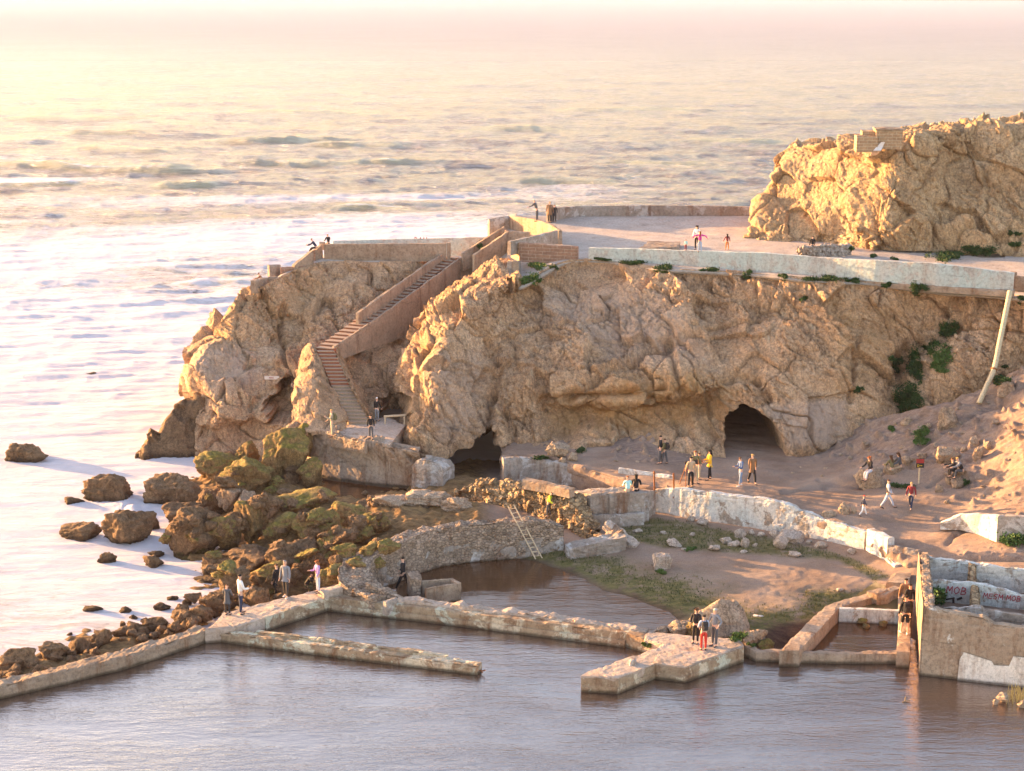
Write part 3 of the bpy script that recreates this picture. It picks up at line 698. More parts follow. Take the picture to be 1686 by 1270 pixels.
wig = fbm(Cv*1.1, 4, 44)*14
def cave(poly_, depth, soft=9, up=0.):
    global Cn
    m = inpoly(uu+wig, vv+wig*.7, poly_, soft)
    Cn[..., 1] += m*depth; Cn[..., 2] += m*up
m_ = [(1206, 684), (1228, 668), (1250, 678), (1270, 696), (1284, 722), (1291, 746), (1291, 785), (1192, 785), (1196, 720)]
cave(m_, 17., 9)
cave([(716, 830), (724, 776), (748, 748), (782, 730), (797, 716), (802, 690), (810, 706), (812, 736), (824, 742), (838, 736), (846, 840), (716, 840)], 14., 6)
cave([(437, 668), (452, 640), (468, 610), (474, 612), (484, 645), (492, 680), (488, 706), (436, 706)], 3.4, 6)
cave([(625, 655), (640, 640), (668, 650), (670, 712), (620, 700)], 3, 8)
cave([(890, 662), (930, 655), (1000, 662), (1080, 655), (1150, 640), (1180, 690), (1140, 735), (1000, 725), (900, 740), (880, 700)], 1.3, 26)
cave([(1150, 650), (1190, 640), (1200, 700), (1190, 745), (1150, 720)], 1.2, 18)
cave([(320, 700), (420, 690), (470, 700), (500, 730), (440, 790), (335, 800)], 1.2, 22)
och = np.clip(inpoly(uu, vv, [(880, 640), (1020, 600), (1200, 600), (1240, 640), (1180, 740), (1000, 740), (890, 735)], 40)+.7*inpoly(uu, vv, [(700, 450), (800, 440), (720, 600), (680, 760), (640, 700)], 30)+.6*inpoly(uu, vv, [(1340, 460), (1520, 490), (1480, 620), (1360, 700)], 40)+.5*inpoly(uu, vv, [(340, 500), (560, 430), (520, 560), (330, 640)], 40), 0, 1)
gry = np.clip(inpoly(uu, vv, [(300, 560), (420, 560), (440, 640), (330, 660)], 30)*.7+inpoly(uu, vv, [(900, 460), (1100, 470), (1200, 620), (1000, 600), (860, 520)], 40)*.6+inpoly(uu, vv, [(1250, 660), (1400, 650), (1400, 740), (1290, 745)], 20)*.8+inpoly(uu, vv, [(680, 600), (800, 560), (820, 700), (720, 740)], 30)*.5, 0, 1)
npobj('cliff', Cn, gridquads(*Cv.shape[:2]), 'cliff_rock', reg=True, attrs=dict(ochre=och, grey=gry), base=False)['kind'] = 'structure'
# tops of the two headlands behind the cliff edge
rows = []
for i_, c in enumerate(Cp):
    t = c[0]; zt = t[2]
    if i_ <= 3: k_ = (i_/3.); rows.append([t+np.array([0, .45, -.5]), t+np.array([.1, .8, .0]), t+np.array([.4, 1.5+2*k_, 0]), t+np.array([.8, 2.2+4*k_, -.3]), t+np.array([1.2, 4+4*k_, -3]), t+np.array([1.5, 6+4*k_, -12])])
    elif i_ <= 6: rows.append([t+np.array([0, .45, -.5]), t+np.array([0, .75, .0]), t+np.array([.2, 3, -.2]), (t[0]*1.05, 123, zt-.6), (t[0]*1.05, 125, zt-5), (t[0]*1.05, 127, -3)])
    else: rows.append([t+np.array([0, .45, -.5]), t+np.array([0, .75, .0]), (t[0]*1.10, 124, ZT), (t[0]*1.12, 129.6, ZT), (t[0]*1.13, 132, zt-5), (t[0]*1.13, 134, -3)])
rows = np.array([[np.array(q, float) for q in r] for r in rows][1:])
Tv = loft(rows, 500, 170); tn = normals(Tv); tn *= np.where(np.abs(tn[..., 2:3]) > .2, np.sign(tn[..., 2:3]), 1)
Tv[..., 2] += fbm(Tv*.8, 4, 5)*.04
concrete_mat('terrace_floor', (.47, .405, .36), (.38, .315, .27), bs=.9, rust=(.4, .31, .25))
npobj('terrace_ground', Tv, gridquads(*Tv.shape[:2]), 'terrace_floor', reg=True, attrs=dict(mud=Tv[..., 0]*0, grass=Tv[..., 0]*0, bank=Tv[..., 0]*0, scree=Tv[..., 0]*0), base=False)['kind'] = 'structure'
# rocky hill on the terrace
HH = [
 ([(1400, 262), (1370, 300), (1340, 350), (1320, 395)], 16.5, 11.2, [9]*4),
 ([(1290, 276), (1262, 312), (1240, 345), (1233, 408)], 16.4, 11.1, [6, 5.6, 5, 2.8]),
 ([(1330, 249), (1312, 295), (1297, 340), (1290, 412)], 17.5, 11.1, [3.8, 3.8, 3.4, 2.2]),
 ([(1400, 240), (1382, 290), (1370, 340), (1362, 410)], 18., 11.1, [1.4, 1.6, 1.5, 1.]),
 ([(1490, 232), (1472, 285), (1458, 335), (1450, 412)], 18.4, 11.2, [-.4, -.9, -1.4, -.4]),
 ([(1590, 216), (1578, 275), (1558, 325), (1540, 415)], 19., 11.2, [0, .4, .2, -.6]),
 ([(1690, 212), (1690, 270), (1680, 325), (1670, 420)], 19.2, 11.3, [0, -.2, 0, -.6]),
 ([(1850, 212), (1850, 270), (1850, 325), (1850, 420)], 19.2, 11.3, [0, 0, 0, 0])]
Hp = []
for c in HH:
    q = column(*c); t = q[0]
    Hp.append([t+np.array([1.5, 11, -6]), t+np.array([.8, 8, -.8]), t+np.array([0, 2.5, .15])]+q)
Hv = loft(np.array(Hp), 620, 380); nn = normals(Hv)
if nn[400, 300, 1] > 0: nn = -nn
d = rock_disp(Hv, 2.8, .6, 12)
st = Hv@np.array([.78, .1, -.45]); rr = np.abs(((st+fbm(Hv*.5, 3, 7)*1.3)/1.9) % 1-.5)
d += -.3*np.exp(-(rr/.06)**2)*smooth(-.2, .3, fbm(Hv*.4, 2, 8))
Hv = Hv+nn*d[..., None]
npobj('rocky_hill', Hv, gridquads(*Hv.shape[:2]), 'hill_rock', reg=True, base=False)['kind'] = 'structure'
# faint coast across the water
cs = []
for i in range(60):
    x = 620+i*60; r = 1+.3*sin(i*.9)+.2*sin(i*2.3)
    yb = 4200-i*14
    cs.append([(x, yb, -2), (x, yb+120, 22*r*min(1, i/12)), (x, yb+500, 60*r*min(1, i/12)), (x, yb+1500, 30*r)])
Kv = loft(np.array(cs), 300, 60)
npobj('far_hills', Kv, gridquads(*Kv.shape[:2]), 'tan_rock', base=False)['kind'] = 'structure'
# sea haze
n = NB('haze_air'); n.t.nodes.remove(n.b)
pv = n.n('ShaderNodeVolumePrincipled'); pv.inputs['Color'].default_value = (.86, .80, 1., 1); pv.inputs['Density'].default_value = .00006; pv.inputs['Anisotropy'].default_value = .15
n.l(pv.outputs[0], n.out.inputs['Volume'])
bm = bmesh.new(); box_bm(bm, (0, 13200, 12), (31000, 26900, 46))
o = bmobj('haze', bm, 'haze_air', loc=(0, 0, 0)); o['kind'] = 'stuff'
# ============================================================ concrete ruins round the pools
WG = 'concrete pool walls'
def xy(u, v, z): return tuple(P(u, v, z)[:2])
# long walkway wall running to the left edge
wall('seawall', [wp(-160, 1184, .6, -.6), wp(0, 1129, .6, -.6), wp(110, 1104, .6, -.6), wp(209, 1080, .6, -.6), wp(345, 1036, .6, -.6)], .85, concrete_mat('seawall_concrete', (.36, .27, .20), (.25, .18, .13), bs=1.3),
     'narrow worn concrete walkway with boulders along its sea side, running off the left edge', 'sea wall', rough=.05, chip=.16, res=.13, seed=1)
slab('walkway', poly([(337, 1037), (352, 1026), (368, 1009), (470, 984), (560, 959), (600, 958), (604, 966), (560, 978), (541, 983), (470, 1006), (386, 1033)], .66), .66, -.6, 'deck_concrete',
     'broad pale concrete walkway with five people on it, left of the long inner basin', 'walkway', seed=3)
o = wall('basin_wall', [wp(437, 1017, .665, -.3), wp(541, 983.5, .665, -.3)], .25, 'pool_wall', 'short peeling basin wall under the edge of the broad walkway', 'pool wall', rough=.015, chip=.02, side=1, reg=False)
front = empty('basin_wall', P(560, 1075, 0), 'low rust stained wall standing free in the water in front of the inner basin, broken at its right end', 'pool wall')
wall('wall', [wp(338, 1037, .50, -.5), wp(450, 1053, .48, -.5), wp(600, 1073, .46, -.5), wp(700, 1086, .44, -.5), wp(786, 1097, .42, -.5)], .62, 'pool_wall', parent=front, rough=.035, chip=.13, res=.09, seed=5)
wall('coping', [wp(420, 1039, .60, .42), wp(520, 1052, .58, .40), wp(650, 1069, .56, .38), wp(735, 1079, .54, .36)], .3, 'pool_wall', parent=front, rough=.03, chip=.16, res=.08, seed=6)
bm = bmesh.new()
tube_bm(bm, [P(786, 1103, .1), P(793, 1105, .12), P(799, 1104, .2)], .03, 6); tube_bm(bm, [P(790, 1104, .1), P(795, 1108, .08)], .02, 6)
bmobj('reinforcing_bar', bm, 'rust', parent=front)
lw = empty('basin_wall', P(780, 1025, 0), 'long straight basin wall with peeling green white paint, from the walkway to the wide pier', 'pool wall')
LW = [(541, 983.5), (604, 991), (700, 1001.5), (780, 1011), (900, 1026), (1030, 1042.5), (1093, 1061.5)]
wall('wall', [wp(u, v, .66, -.4) for u, v in LW], .62, 'pool_wall', parent=lw, rough=.02, chip=.07, res=.09, seed=8)
wall('ledge', [(*(np.array(xy(u, v, .66))-np.array([.04, .10])), .34, -.35) for u, v in LW[:-1]], .12, 'pool_wall', parent=lw, rough=.015, chip=.03, res=.12, seed=9)
wall('rubble_kerb', [wp(655, 985, .9, .3), wp(720, 993, .84, .3), wp(801, 1004, .80, .3), wp(900, 1015, .78, .3), wp(1000, 1029, .76, .3), wp(1062, 1040, .74, .3)], .55, 'deck_concrete', parent=lw, rough=.07, chip=.26, res=.1, seed=10, crest=.06)
for u, v in ((662, 1007), (964, 1046)):
    bm = bmesh.new(); c = np.array(P(u, v, .2)); a = radians(-15)
    for dx, dz, sx, sz in ((-.22, 0, .05, .5), (.22, 0, .05, .5), (0, -.05, .38, .3)):
        box_bm(bm, (c[0]+dx, c[1]-.14+(.04 if sx > .1 else 0), .12+dz), (sx, .06, sz), a)
    bmobj('sluice_opening', bm, 'paint_black', parent=lw)
# wide pier with the jutting end
pier = [(1065, 1038), (1150, 1047), (1215, 1053), (1224, 1058), (1225, 1064), (1170, 1082), (1128, 1098), (1100, 1094.5), (1079, 1092), (1045, 1106), (1017, 1116), (985, 1114.5), (957, 1113), (966, 1105), (1010, 1091), (1053, 1075.5), (1093, 1062), (1060, 1052)]
slab('pier', poly(pier, .68), .68, -.4, 'deck_concrete', 'wide flat concrete pier with three people talking on it, jutting into the pool', 'pier', seed=12, chip=.07, res=.2)
pf = empty('pier_wall', P(1100, 1110, 0), 'peeling side of the wide pier facing the viewer, with a protruding lip', 'pool wall')
for k, L in enumerate(([(957, 1113), (1017, 1116)], [(1017, 1116), (1079, 1092)], [(1079, 1092), (1128, 1098)], [(1128, 1098), (1225, 1064)])):
    q = [(*(np.array(xy(u, v, .68))+np.array([0, -.05])), .62, -.3) for u, v in L]
    wall('facing', q, .1, 'pool_wall', parent=pf, rough=.03, chip=.06, res=.09, seed=20+k)
    q = [(*(np.array(xy(u, v, .68))+np.array([0, -.10])), .30, -.3) for u, v in L]
    wall('lip', q, .1, 'pool_wall', parent=pf, rough=.02, chip=.05, res=.1, seed=30+k)
slab('stone_stub', poly([(1036, 1093), (1040, 1089), (1048, 1091), (1046, 1097), (1037, 1097)], .68), .92, .6, 'grey_concrete', 'small mossy concrete stub sitting near the tip of the pier', 'stone', res=.1, chip=.1)
# small rectangular basin on the right
sb = empty('small_basin', P(1390, 1040, 0), 'small rectangular concrete basin between the pier and the roofless building', 'basin')
wall('front_wall', [wp(1224, 1063, .50, -.3), wp(1245, 1073, .46, -.3), wp(1300, 1075.5, .45, -.3), wp(1400, 1077, .46, -.3), wp(1480, 1076, .48, -.3), wp(1497, 1071, .5, -.3)], .4, 'brown_concrete', parent=sb, rough=.025, chip=.05, res=.1, seed=40)
slab('left_wall', poly([(1283, 1071), (1320, 1034), (1358, 998), (1390, 987), (1425, 978), (1489, 960), (1490, 966), (1448, 981), (1400, 994), (1382, 1001), (1352, 1034), (1316, 1071)], .74), .74, -.2, 'bare_concrete', parent=sb, seed=41, rough=.02, chip=.04)
wall('cross_wall', [wp(1382, 1002, .74, -.2), wp(1481, 1006, .72, -.2)], .22, 'white_wall', parent=sb, rough=.012, chip=.02, res=.1, seed=42)
slab('right_wall', poly([(1476, 1073), (1479, 1040), (1480, 1005), (1478, 984), (1498, 978), (1499, 1005), (1499, 1040), (1499, 1074)], .72), .72, -.3, 'bare_concrete', parent=sb, seed=43, rough=.02, chip=.03)
slab('block', poly([(1427, 975), (1446, 968), (1462, 972), (1444, 980)], .95), .98, .5, 'bare_concrete', parent=sb, res=.12, seed=44)
slab('step', poly([(1458, 958), (1470, 940), (1500, 942), (1497, 961)], .95), .95, .3, 'bare_concrete', 'low concrete step at the lower end of the long white wall', 'step', seed=45)
slab('step_block', poly([(1444, 977), (1458, 966), (1474, 960), (1482, 965), (1462, 976)], 1.), .9, .3, 'bare_concrete', 'rough broken step stone beside the upper end of the small basin', 'step', seed=46, res=.15)

# ---------------------------------------------------------- roofless block building
bld = empty('ruined_building', P(1600, 1112, 0), 'roofless concrete building with open graffiti covered cells at the right edge, standing in the pool', 'ruin')
b0 = P(1514, 1112, -.0); b1 = P(1686, 1132, 0); dx = (b1-b0)[:2]; 
ex = dx/np.linalg.norm(dx); ey = np.array([-ex[1], ex[0]])
zt0 = Q(1515, 999, b0[1])[2]
c_back = P(1513, 907, zt0)[:2]; 
ey = c_back-b0[:2]; LB = np.linalg.norm(ey); ey = ey/LB
def bp(a, b): return tuple(b0[:2]+ex*a+ey*b)
def bwall(name, pts, th, mat, seed, side=1, rough=.03, chip=.1, crest=0., zb=-.5, sub=None):
    return wall(name, [(*bp(a, b), z_, zb) for a, b, z_ in pts], th, mat, parent=bld, seed=seed, side=side, rough=rough, chip=chip, res=.11, crest=crest)
bwall('front_wall', [(0.04, 0, zt0-.02), (1.0, 0, zt0-.1), (2.4, 0, zt0-.18), (2.9, 0, zt0-.45), (5, 0, zt0-.5), (9, 0, zt0-.5)], .45, 'block_wall', 50, chip=.12, crest=.05)
bwall('side_wall', [(0.02, LB, zt0), (.02, LB*.5, zt0+.05), (.02, .02, zt0)], .48, 'fine_rubble', 51, side=1, chip=.16, crest=.06)
bwall('side_facing', [(-.03, LB, zt0-.05), (-.03, .02, zt0-.05)], .05, 'bare_concrete', 52, side=1, rough=.01, chip=.03)
cells = [(LB-.5, zt0-.05, 'white_wall'), (LB*.70, zt0-.3, 'white_wall'), (LB*.36, zt0-.55, 'grey_concrete')]
bwall('back_wall', [(.4, LB-.4, zt0-.1), (2.0, LB-.4, zt0-.2), (4.2, LB-.45, zt0-.3), (9, LB-.45, zt0-.5)], .35, 'white_wall', 53, crest=.12, chip=.16)
bwall('cross_wall', [(.5, LB*.62, zt0-.45), (2.2, LB*.62, zt0-.3), (4.4, LB*.62, zt0-.6), (9, LB*.62, zt0-.6)], .3, 'white_wall', 54, crest=.14, chip=.18)
bwall('cross_wall', [(.9, LB*.22, zt0-.5), (2.5, LB*.22, zt0-.35), (2.6, LB*.22, zt0-.5), (9, LB*.22, zt0-.7)], .3, 'grey_concrete', 55, crest=.14, chip=.18)
for k, (a, b_, c_, dz) in enumerate(((2.15, LB-.4, LB*.62+.3, -.15), (2.15, LB*.62, LB*.22+.3, -.35), (4.5, LB*.62, LB*.22+.3, -.5), (4.9, LB-.4, LB*.62+.3, -.3))):
    bwall('divider_wall', [(a+.05, b_, zt0+dz), (a, (b_+c_)/2, zt0+dz-.25), (a, c_, zt0+dz-.35)], .42, 'rubble_masonry', 56+k, side=1, crest=.15, chip=.2)
slab('floor', [bp(.3, .3), bp(9, .3), bp(9, LB-.3), bp(.3, LB-.3)], zt0-1.35, zt0-1.7, 'dirt', parent=bld, res=.5)
# fallen lumps along the back wall
STROKES = {'M': [[(0, 0), (.1, 1), (.5, .35), (.85, 1), (1, 0)]], 'O': [[(.5, 1), (.1, .7), (.1, .3), (.5, 0), (.9, .3), (.9, .7), (.5, 1)]],
 'B': [[(.1, 0), (.15, 1), (.7, .9), (.7, .6), (.15, .5), (.85, .4), (.8, .1), (.1, 0)]], 'N': [[(0, 0), (.1, 1), (.8, 0), (.95, 1)]],
 'E': [[(.9, .95), (.15, .9), (.1, .05), (.9, .0)], [(.1, .5), (.7, .5)]], 'S': [[(.9, .9), (.4, 1), (.1, .7), (.8, .35), (.6, 0), (.05, .1)]],
 'A': [[(0, 0), (.45, 1), (.95, 0)], [(.2, .4), (.75, .4)]], 'R': [[(.1, 0), (.1, 1), (.8, .8), (.2, .5), (.9, 0)]], 'C': [[(.9, .9), (.3, .95), (.05, .5), (.3, .05), (.9, .1)]],
 'D': [[(.1, 0), (.1, 1), (.8, .7), (.8, .3), (.1, 0)]], 'I': [[(.4, 0), (.5, 1)]], '-': [[(0, .5), (1, .5)]], 'T': [[(0, 1), (1, 1)], [(.5, 1), (.5, 0)]], 'G': [[(.9, .9), (.3, .95), (.05, .5), (.3, .05), (.9, .1), (.9, .5), (.5, .5)]]}
def graffiti(word, org, right, up, h, mat, parent, name='graffiti', th=.09, wr=.75, slant=.15, nrm=None):
    org = Vector(org); right = Vector(right).normalized(); up = Vector(up).normalized(); nrm = Vector(nrm) if nrm else right.cross(up).normalized()
    bm = bmesh.new(); x = 0
    for ch in word:
        if ch == ' ': x += h*.5; continue
        for k, st in enumerate(STROKES[ch]):
            pts = [org+right*(x+a*h*wr+b*h*slant)+up*(b*h)+nrm*(.001*k) for a, b in st]
            for a, b in zip(pts, pts[1:]):
                t = (b-a).normalized(); s = t.cross(nrm)*h*th; a2 = a-t*h*th*.5; b2 = b+t*h*th*.5
                vs = [bm.verts.new(q) for q in (a2-s, b2-s, b2+s, a2+s)]
                r = bmesh.ops.extrude_face_region(bm, geom=[bm.faces.new(vs)])
                bmesh.ops.translate(bm, verts=[g for g in r['geom'] if isinstance(g, bmesh.types.BMVert)], vec=nrm*.012)
        x += h*(wr+.15)
    return bmobj(name, bm, mat, parent=parent)
fn_ = (-ey[0], -ey[1], 0)
def on(a, b, z_): p = bp(a, b); return (p[0], p[1], z_)
yb = LB*.62-.075
graffiti('MOB', on(1.15, yb, zt0-.9), (*ex, 0), (0, 0, 1), .34, 'paint_red', bld, nrm=fn_, th=.055)
graffiti('MESM MOB', on(2.75, yb, zt0-.95), (*ex, 0), (0, 0, 1), .24, 'paint_red', bld, nrm=fn_, th=.06)
bm = bmesh.new()
for a, z_, w_, h_, r_ in ((1.35, -1.15, .4, .07, .3), (1.5, -1.3, .1, .35, .1), (1.75, -1.1, .25, .1, .5)):
    box_bm(bm, on(a, yb-.0, zt0+z_), (w_, .02, h_), rot=Matrix.Rotation(atan2(ex[1], ex[0]), 4, 'Z') @ Matrix.Rotation(-r_, 4, 'Y'))
bmobj('graffiti', bm, 'paint_black', parent=bld)
# white painted panel low on the front
pp = []
for a, z_ in ((1.55, -.2), (1.6, .95), (1.75, 1.28), (2.9, 1.02), (3.0, .85), (3.6, .9), (3.75, 1.35), (9, 1.3), (9, -.2)): pp.append((a, z_))
bm = bmesh.new(); f = bm.faces.new([bm.verts.new(on(a, -.055, z_)) for a, z_ in pp]); r = bmesh.ops.extrude_face_region(bm, geom=[f])
bmesh.ops.translate(bm, verts=[g for g in r['geom'] if isinstance(g, bmesh.types.BMVert)], vec=(*(-ey*.02), 0)); bmesh.ops.triangulate(bm, faces=bm.faces)
bmobj('painted_panel', bm, concrete_mat('panel_paint', (.62, .56, .50), (.5, .43, .37), ((.72, .68, .62), (.66, .62, .58)), .42, rust=(.35, .25, .18)), parent=bld)

# ---------------------------------------------------------- curved tank wall and rubble wall
cw = [(928, 868, 1.5), (905, 862, 1.75), (881, 858, 1.95), (803, 861, 2.), (730, 869, 2.), (680, 884, 1.95), (648, 898, 1.9), (622, 913, 1.75), (611, 930, 1.5), (616, 944, 1.25), (632, 960, 1.0), (655, 976, .88)]
wall('curved_wall', [wp(u, v, z_, -.3) for u, v, z_ in cw][::-1], 1.25, 'fine_rubble', 'curved rough masonry wall round the left and back of the brown pond', 'wall', rough=.09, chip=.22, res=.11, seed=60, sm=True, side=1, crest=.08, taper=[1.1, 1.3, 1.5, 1.2, 1., .8, .75, .7, .7, .7, .7, .7], batter=.12)
wall('curved_ledge', [( *(np.array(xy(u, v, z_))*np.array([1, 1])+np.array([.0, -.12])), 1.02, -.3) for u, v, z_ in cw[:8]][::-1], .2, 'grey_concrete', 'pale lower band of render running along the foot of the curved wall', 'ledge', rough=.05, chip=.1, res=.12, seed=61, sm=True, batter=.08)
slab('stone_pier', poly([(670, 942), (688, 938), (694, 949), (692, 955), (676, 953)], 1.15), 1.15, -.2, 'fine_rubble', 'square concrete stub at the inner side of the curved wall', 'pillar', res=.15, seed=62)
tb = empty('tank_box', P(722, 985, 0), 'low open concrete box at the corner of the pond below the curved wall', 'tank')
wall('front_wall', [wp(702, 969, .95, -.2), wp(753, 961, .92, -.2)], .2, 'bare_concrete', parent=tb, seed=63, rough=.02)
wall('end_wall', [wp(753, 961, .92, -.2), wp(740, 953, .92, -.2)], .2, 'bare_concrete', parent=tb, seed=64, rough=.02, side=-1)
wall('back_wall', [wp(695, 958, .92, -.2), wp(742, 953, .92, -.2)], .18, 'bare_concrete', parent=tb, seed=65, rough=.02)
wt = empty('wedge_tank', P(570, 985, 0), 'narrow triangular brick lined tank between the walkway and the foot of the curved wall', 'tank')
wall('left_wall', [wp(533, 976, .95, .3), wp(602, 955, 1.05, .3)], .5, 'deck_concrete', parent=wt, seed=66, rough=.03)
wall('inner_wall', [wp(602, 960, 1.25, .2), wp(655, 984, .9, .2)], .5, 'fine_rubble', parent=wt, seed=67, rough=.05, chip=.15)
wall('front_wall', [wp(636, 992, .86, .2), wp(656, 985, .9, .2)], .3, 'grey_concrete', parent=wt, seed=68)

# rubble wall: loft with a lumpy stone face
def rubble(name, rows, n, m, mat, label, cat='wall', amp=.3, sc=2.6, seed=0, parent=None):
    V = loft(np.array(rows, float), n, m); nn = normals(V)
    if nn[n//2, m//2, 1] > 0: nn = -nn
    F1, F2, off, rv = worley(V*sc, seed); G1, G2, _, rv2 = worley(V*sc*2.1, seed+4)
    d = (off*rv).sum(-1)*amp*1.3+rv[..., 0]*amp*.5-np.exp(-(F2-F1)/.06)*amp*.55+rv2[..., 0]*amp*.12+fbm(V*1.1, 3, seed)*amp*.6+fbm(V*7, 3, seed+2)*.02
    V = V+nn*d[..., None]
    o = npobj(name, V, gridquads(n, m), mat, parent, True, True)
    if parent is None: props(o, label, cat)
    return o
def rcol(ut, vt, zt, ub, vb, zb, th=.9):
    t = P(ut, vt, zt); b = P(ub, vb, zb); k = t+np.array([.55*th, .75*th, 0]); return [k+np.array([.1, .3, -1.4]), k, t, t*.55+b*.45+np.array([0, -.06, .12]), b]
R = [rcol(748, 812, 1.15, 750, 822, .6), rcol(775, 800, 1.6, 780, 830, .7), rcol(790, 794, 1.9, 815, 840, .7), rcol(850, 803, 2.0, 868, 852, .6), rcol(900, 814, 2.05, 915, 868, .5), rcol(938, 820, 2.1, 958, 890, .35), rcol(958, 845, 1.5, 988, 898, .3), rcol(975, 878, .7, 1010, 896, .3)]
rubble('rubble_wall', R, 300, 130, 'rubble_masonry', 'sunlit wall of loose golden rubble stones sloping down behind the ladder', amp=.16, seed=5)
wall('slab_beam', [wp(860, 789, 2.75, 2.2), wp(900, 797, 2.72, 2.2), wp(937, 806.5, 2.68, 2.2)], .5, 'bare_concrete', 'straight golden lit concrete beam lying on top of the rubble wall', 'beam', seed=70, rough=.02, chip=.06, res=.09)
gb = empty('stone_block_wall', P(1000, 870, .4), 'grey block wall with recessed panels, below the two people who sit facing away', 'wall')
zt1 = wb(972, 868, .4, 812)[2]
wall('wall', [wb(940, 850, .4, 808), wb(972, 868, .4, 814), wb(1011, 868, .4, 812), wb(1060, 862, .5, 811), wb(1078, 850, .5, 808)], 1.2, 'grey_concrete', parent=gb, seed=71, rough=.035, chip=.1, res=.1)
for a, b, t_ in ((948, 956, 818), (1003, 1011, 813), (1060, 1068, 812)):
    q = [wb(a, 868 if a < 1050 else 862, .4, t_), wb(b, 868 if a < 1050 else 862, .4, t_)]
    wall('pilaster', [(x, y-.16, z_-.1, zb) for x, y, z_, zb in q], .2, 'grey_concrete', parent=gb, seed=72, rough=.02, res=.1)
q = [wb(972, 869, .4, 846), wb(1011, 869, .4, 845), wb(1060, 863, .5, 843)]
wall('base_course', [(x, y-.22, z_, zb) for x, y, z_, zb in q], .3, 'grey_concrete', parent=gb, seed=73, rough=.03, res=.1)
# long white wall
ww = empty('long_white_wall', P(1270, 880, .4), 'long low wall with flaking white and pale blue paint, sunlit at its right end, holding up the path', 'wall')
W = [(1077, 848, 807), (1098, 851, 804), (1121, 856, 804), (1166, 864, 810), (1227, 873, 819), (1252, 877, 819), (1306, 886, 834), (1312, 887, 840), (1340, 892, 849), (1356, 895, 856), (1390, 904, 866), (1422, 912, 876)]
wall('wall', [wb(u, b_, .45, t_) for u, b_, t_ in W], .4, 'white_wall', parent=ww, seed=75, rough=.02, chip=.12, res=.1, crest=.08)
wall('raised_end', [wb(1425, 913, .45, 871), wb(1459, 931, .45, 886)], .42, 'white_wall', parent=ww, seed=76, rough=.015, chip=.04, res=.1)
wall('low_end', [wb(1459, 932, .45, 917), wb(1472, 943, .45, 930)], .4, 'white_wall', parent=ww, seed=77, rough=.02, chip=.1, res=.1)
wall('pillar', [(x, y-.25, z_, zb) for x, y, z_, zb in (wb(1273, 884, .45, 860), wb(1287, 886, .45, 861))], .3, 'white_wall', parent=ww, seed=78, res=.08)
wall('end_wall', [wp(1461, 897, 1.55, .6), wp(1478, 900, 1.55, .6), wp(1514, 906, 1.55, .6)], .2, 'grey_concrete', 'low grey cross wall between the long white wall and the roofless building', 'wall', seed=79, rough=.03, res=.1)
# upper retaining walls
wall('path_wall', [wb(829, 796, .75, 753.5), wb(881, 793, .75, 755), wb(957, 800, .8, 770), wb(1037, 812, .9, 792), wb(1062, 818, .9, 799)], .5, 'grey_concrete', 'long grey retaining wall running right from the dark lower cave below the path', 'wall', seed=80, rough=.05, chip=.16, res=.12, batter=.15)
wall('low_beam', [wp(1018, 771, 2.25, 1.5), wp(1060, 776, 2.25, 1.5), wp(1107, 784, 2.22, 1.5)], .25, 'white_wall', 'thin white topped beam on the path left of the group by the tunnel', 'beam', seed=81, rough=.02, res=.1)
ra = [wb(1548, 872, 1.9, 862), wb(1580, 873, 1.95, 848), wb(1610, 880, 1.95, 847), wb(1640, 893, 2., 849)]
wall('sloping_wall', ra, .4, 'white_wall', 'pale sunlit retaining wall tapering to the left beside the dirt path, with a shaded grey return', 'wall', seed=82, rough=.02, chip=.05, res=.1)
rb = [wb(1641, 893, 2., 849.5), wb(1700, 895, 2.1, 852), wb(1860, 900, 2.2, 856)]
wall('return_wall', rb, .4, 'grey_concrete', 'grey shaded wall with black marks at the right edge, above green plants', 'wall', seed=83, rough=.02, chip=.05, res=.1)  # darker than the sunlit facet: its shade is put into the colour

# pillar by the lower cave
pl = [rcol(679, 770, 1.9, 677, 808, .2, 1.2), rcol(682, 758, 2.35, 679, 809, .2, 1.2), rcol(700, 755, 2.45, 700, 812, .2, 1.3), rcol(722, 757, 2.45, 722, 813, .2, 1.2), rcol(736, 762, 2.3, 735, 813, .3, 1.), rcol(745, 776, 1.9, 744, 812, .3, .8), rcol(748, 790, 1.3, 752, 806, .4, .5)]
wall('stone_pillar', [wb(679, 808, .2, 766), wb(684, 809, .2, 758), wb(700, 812, .2, 757), wb(720, 812, .2, 761), wb(730, 811, .3, 772)], 1.2, 'grey_concrete', 'squat weathered masonry block standing left of the dark lower cave', 'pillar', seed=84, rough=.06, chip=.3, res=.09, batter=.06)

# broken slabs at the right end of the curved wall
def tilt_slab(c, s, rz, rx, ry, mat, label, seed):
    bm = bmesh.new(); M = Matrix.Rotation(rz, 4, 'Z') @ Matrix.Rotation(ry, 4, 'Y') @ Matrix.Rotation(rx, 4, 'X')
    box_bm(bm, c, s, rot=M)
    bmesh.ops.subdivide_edges(bm, edges=bm.edges[:], cuts=11, use_grid_fill=True); bm.normal_update()
    for v in bm.verts:
        p = np.array(v.co)[None]; v.co += v.normal*float(fbm(p*2.4+seed, 4, seed)[0]*.14+fbm(p*8, 3, seed+1)[0]*.05)
    REG.append(BVHTree.FromBMesh(bm))
    return bmobj('broken_slab', bm, mat, label=label, cat='slab', group='broken concrete slabs')
c = P(985, 905, .5)
tilt_slab((c[0]-.15, c[1], .62), (3.0, .9, .75), .28, 0, -.12, 'grey_concrete', 'long grey fallen slab lying right of the foot of the curved wall', 1)
tilt_slab(tuple(P(1022, 882, .9)), (1.9, .5, .35), -.55, .2, .5, 'pale_stone', 'pale broken slab leaning down to the right like a roof', 2)
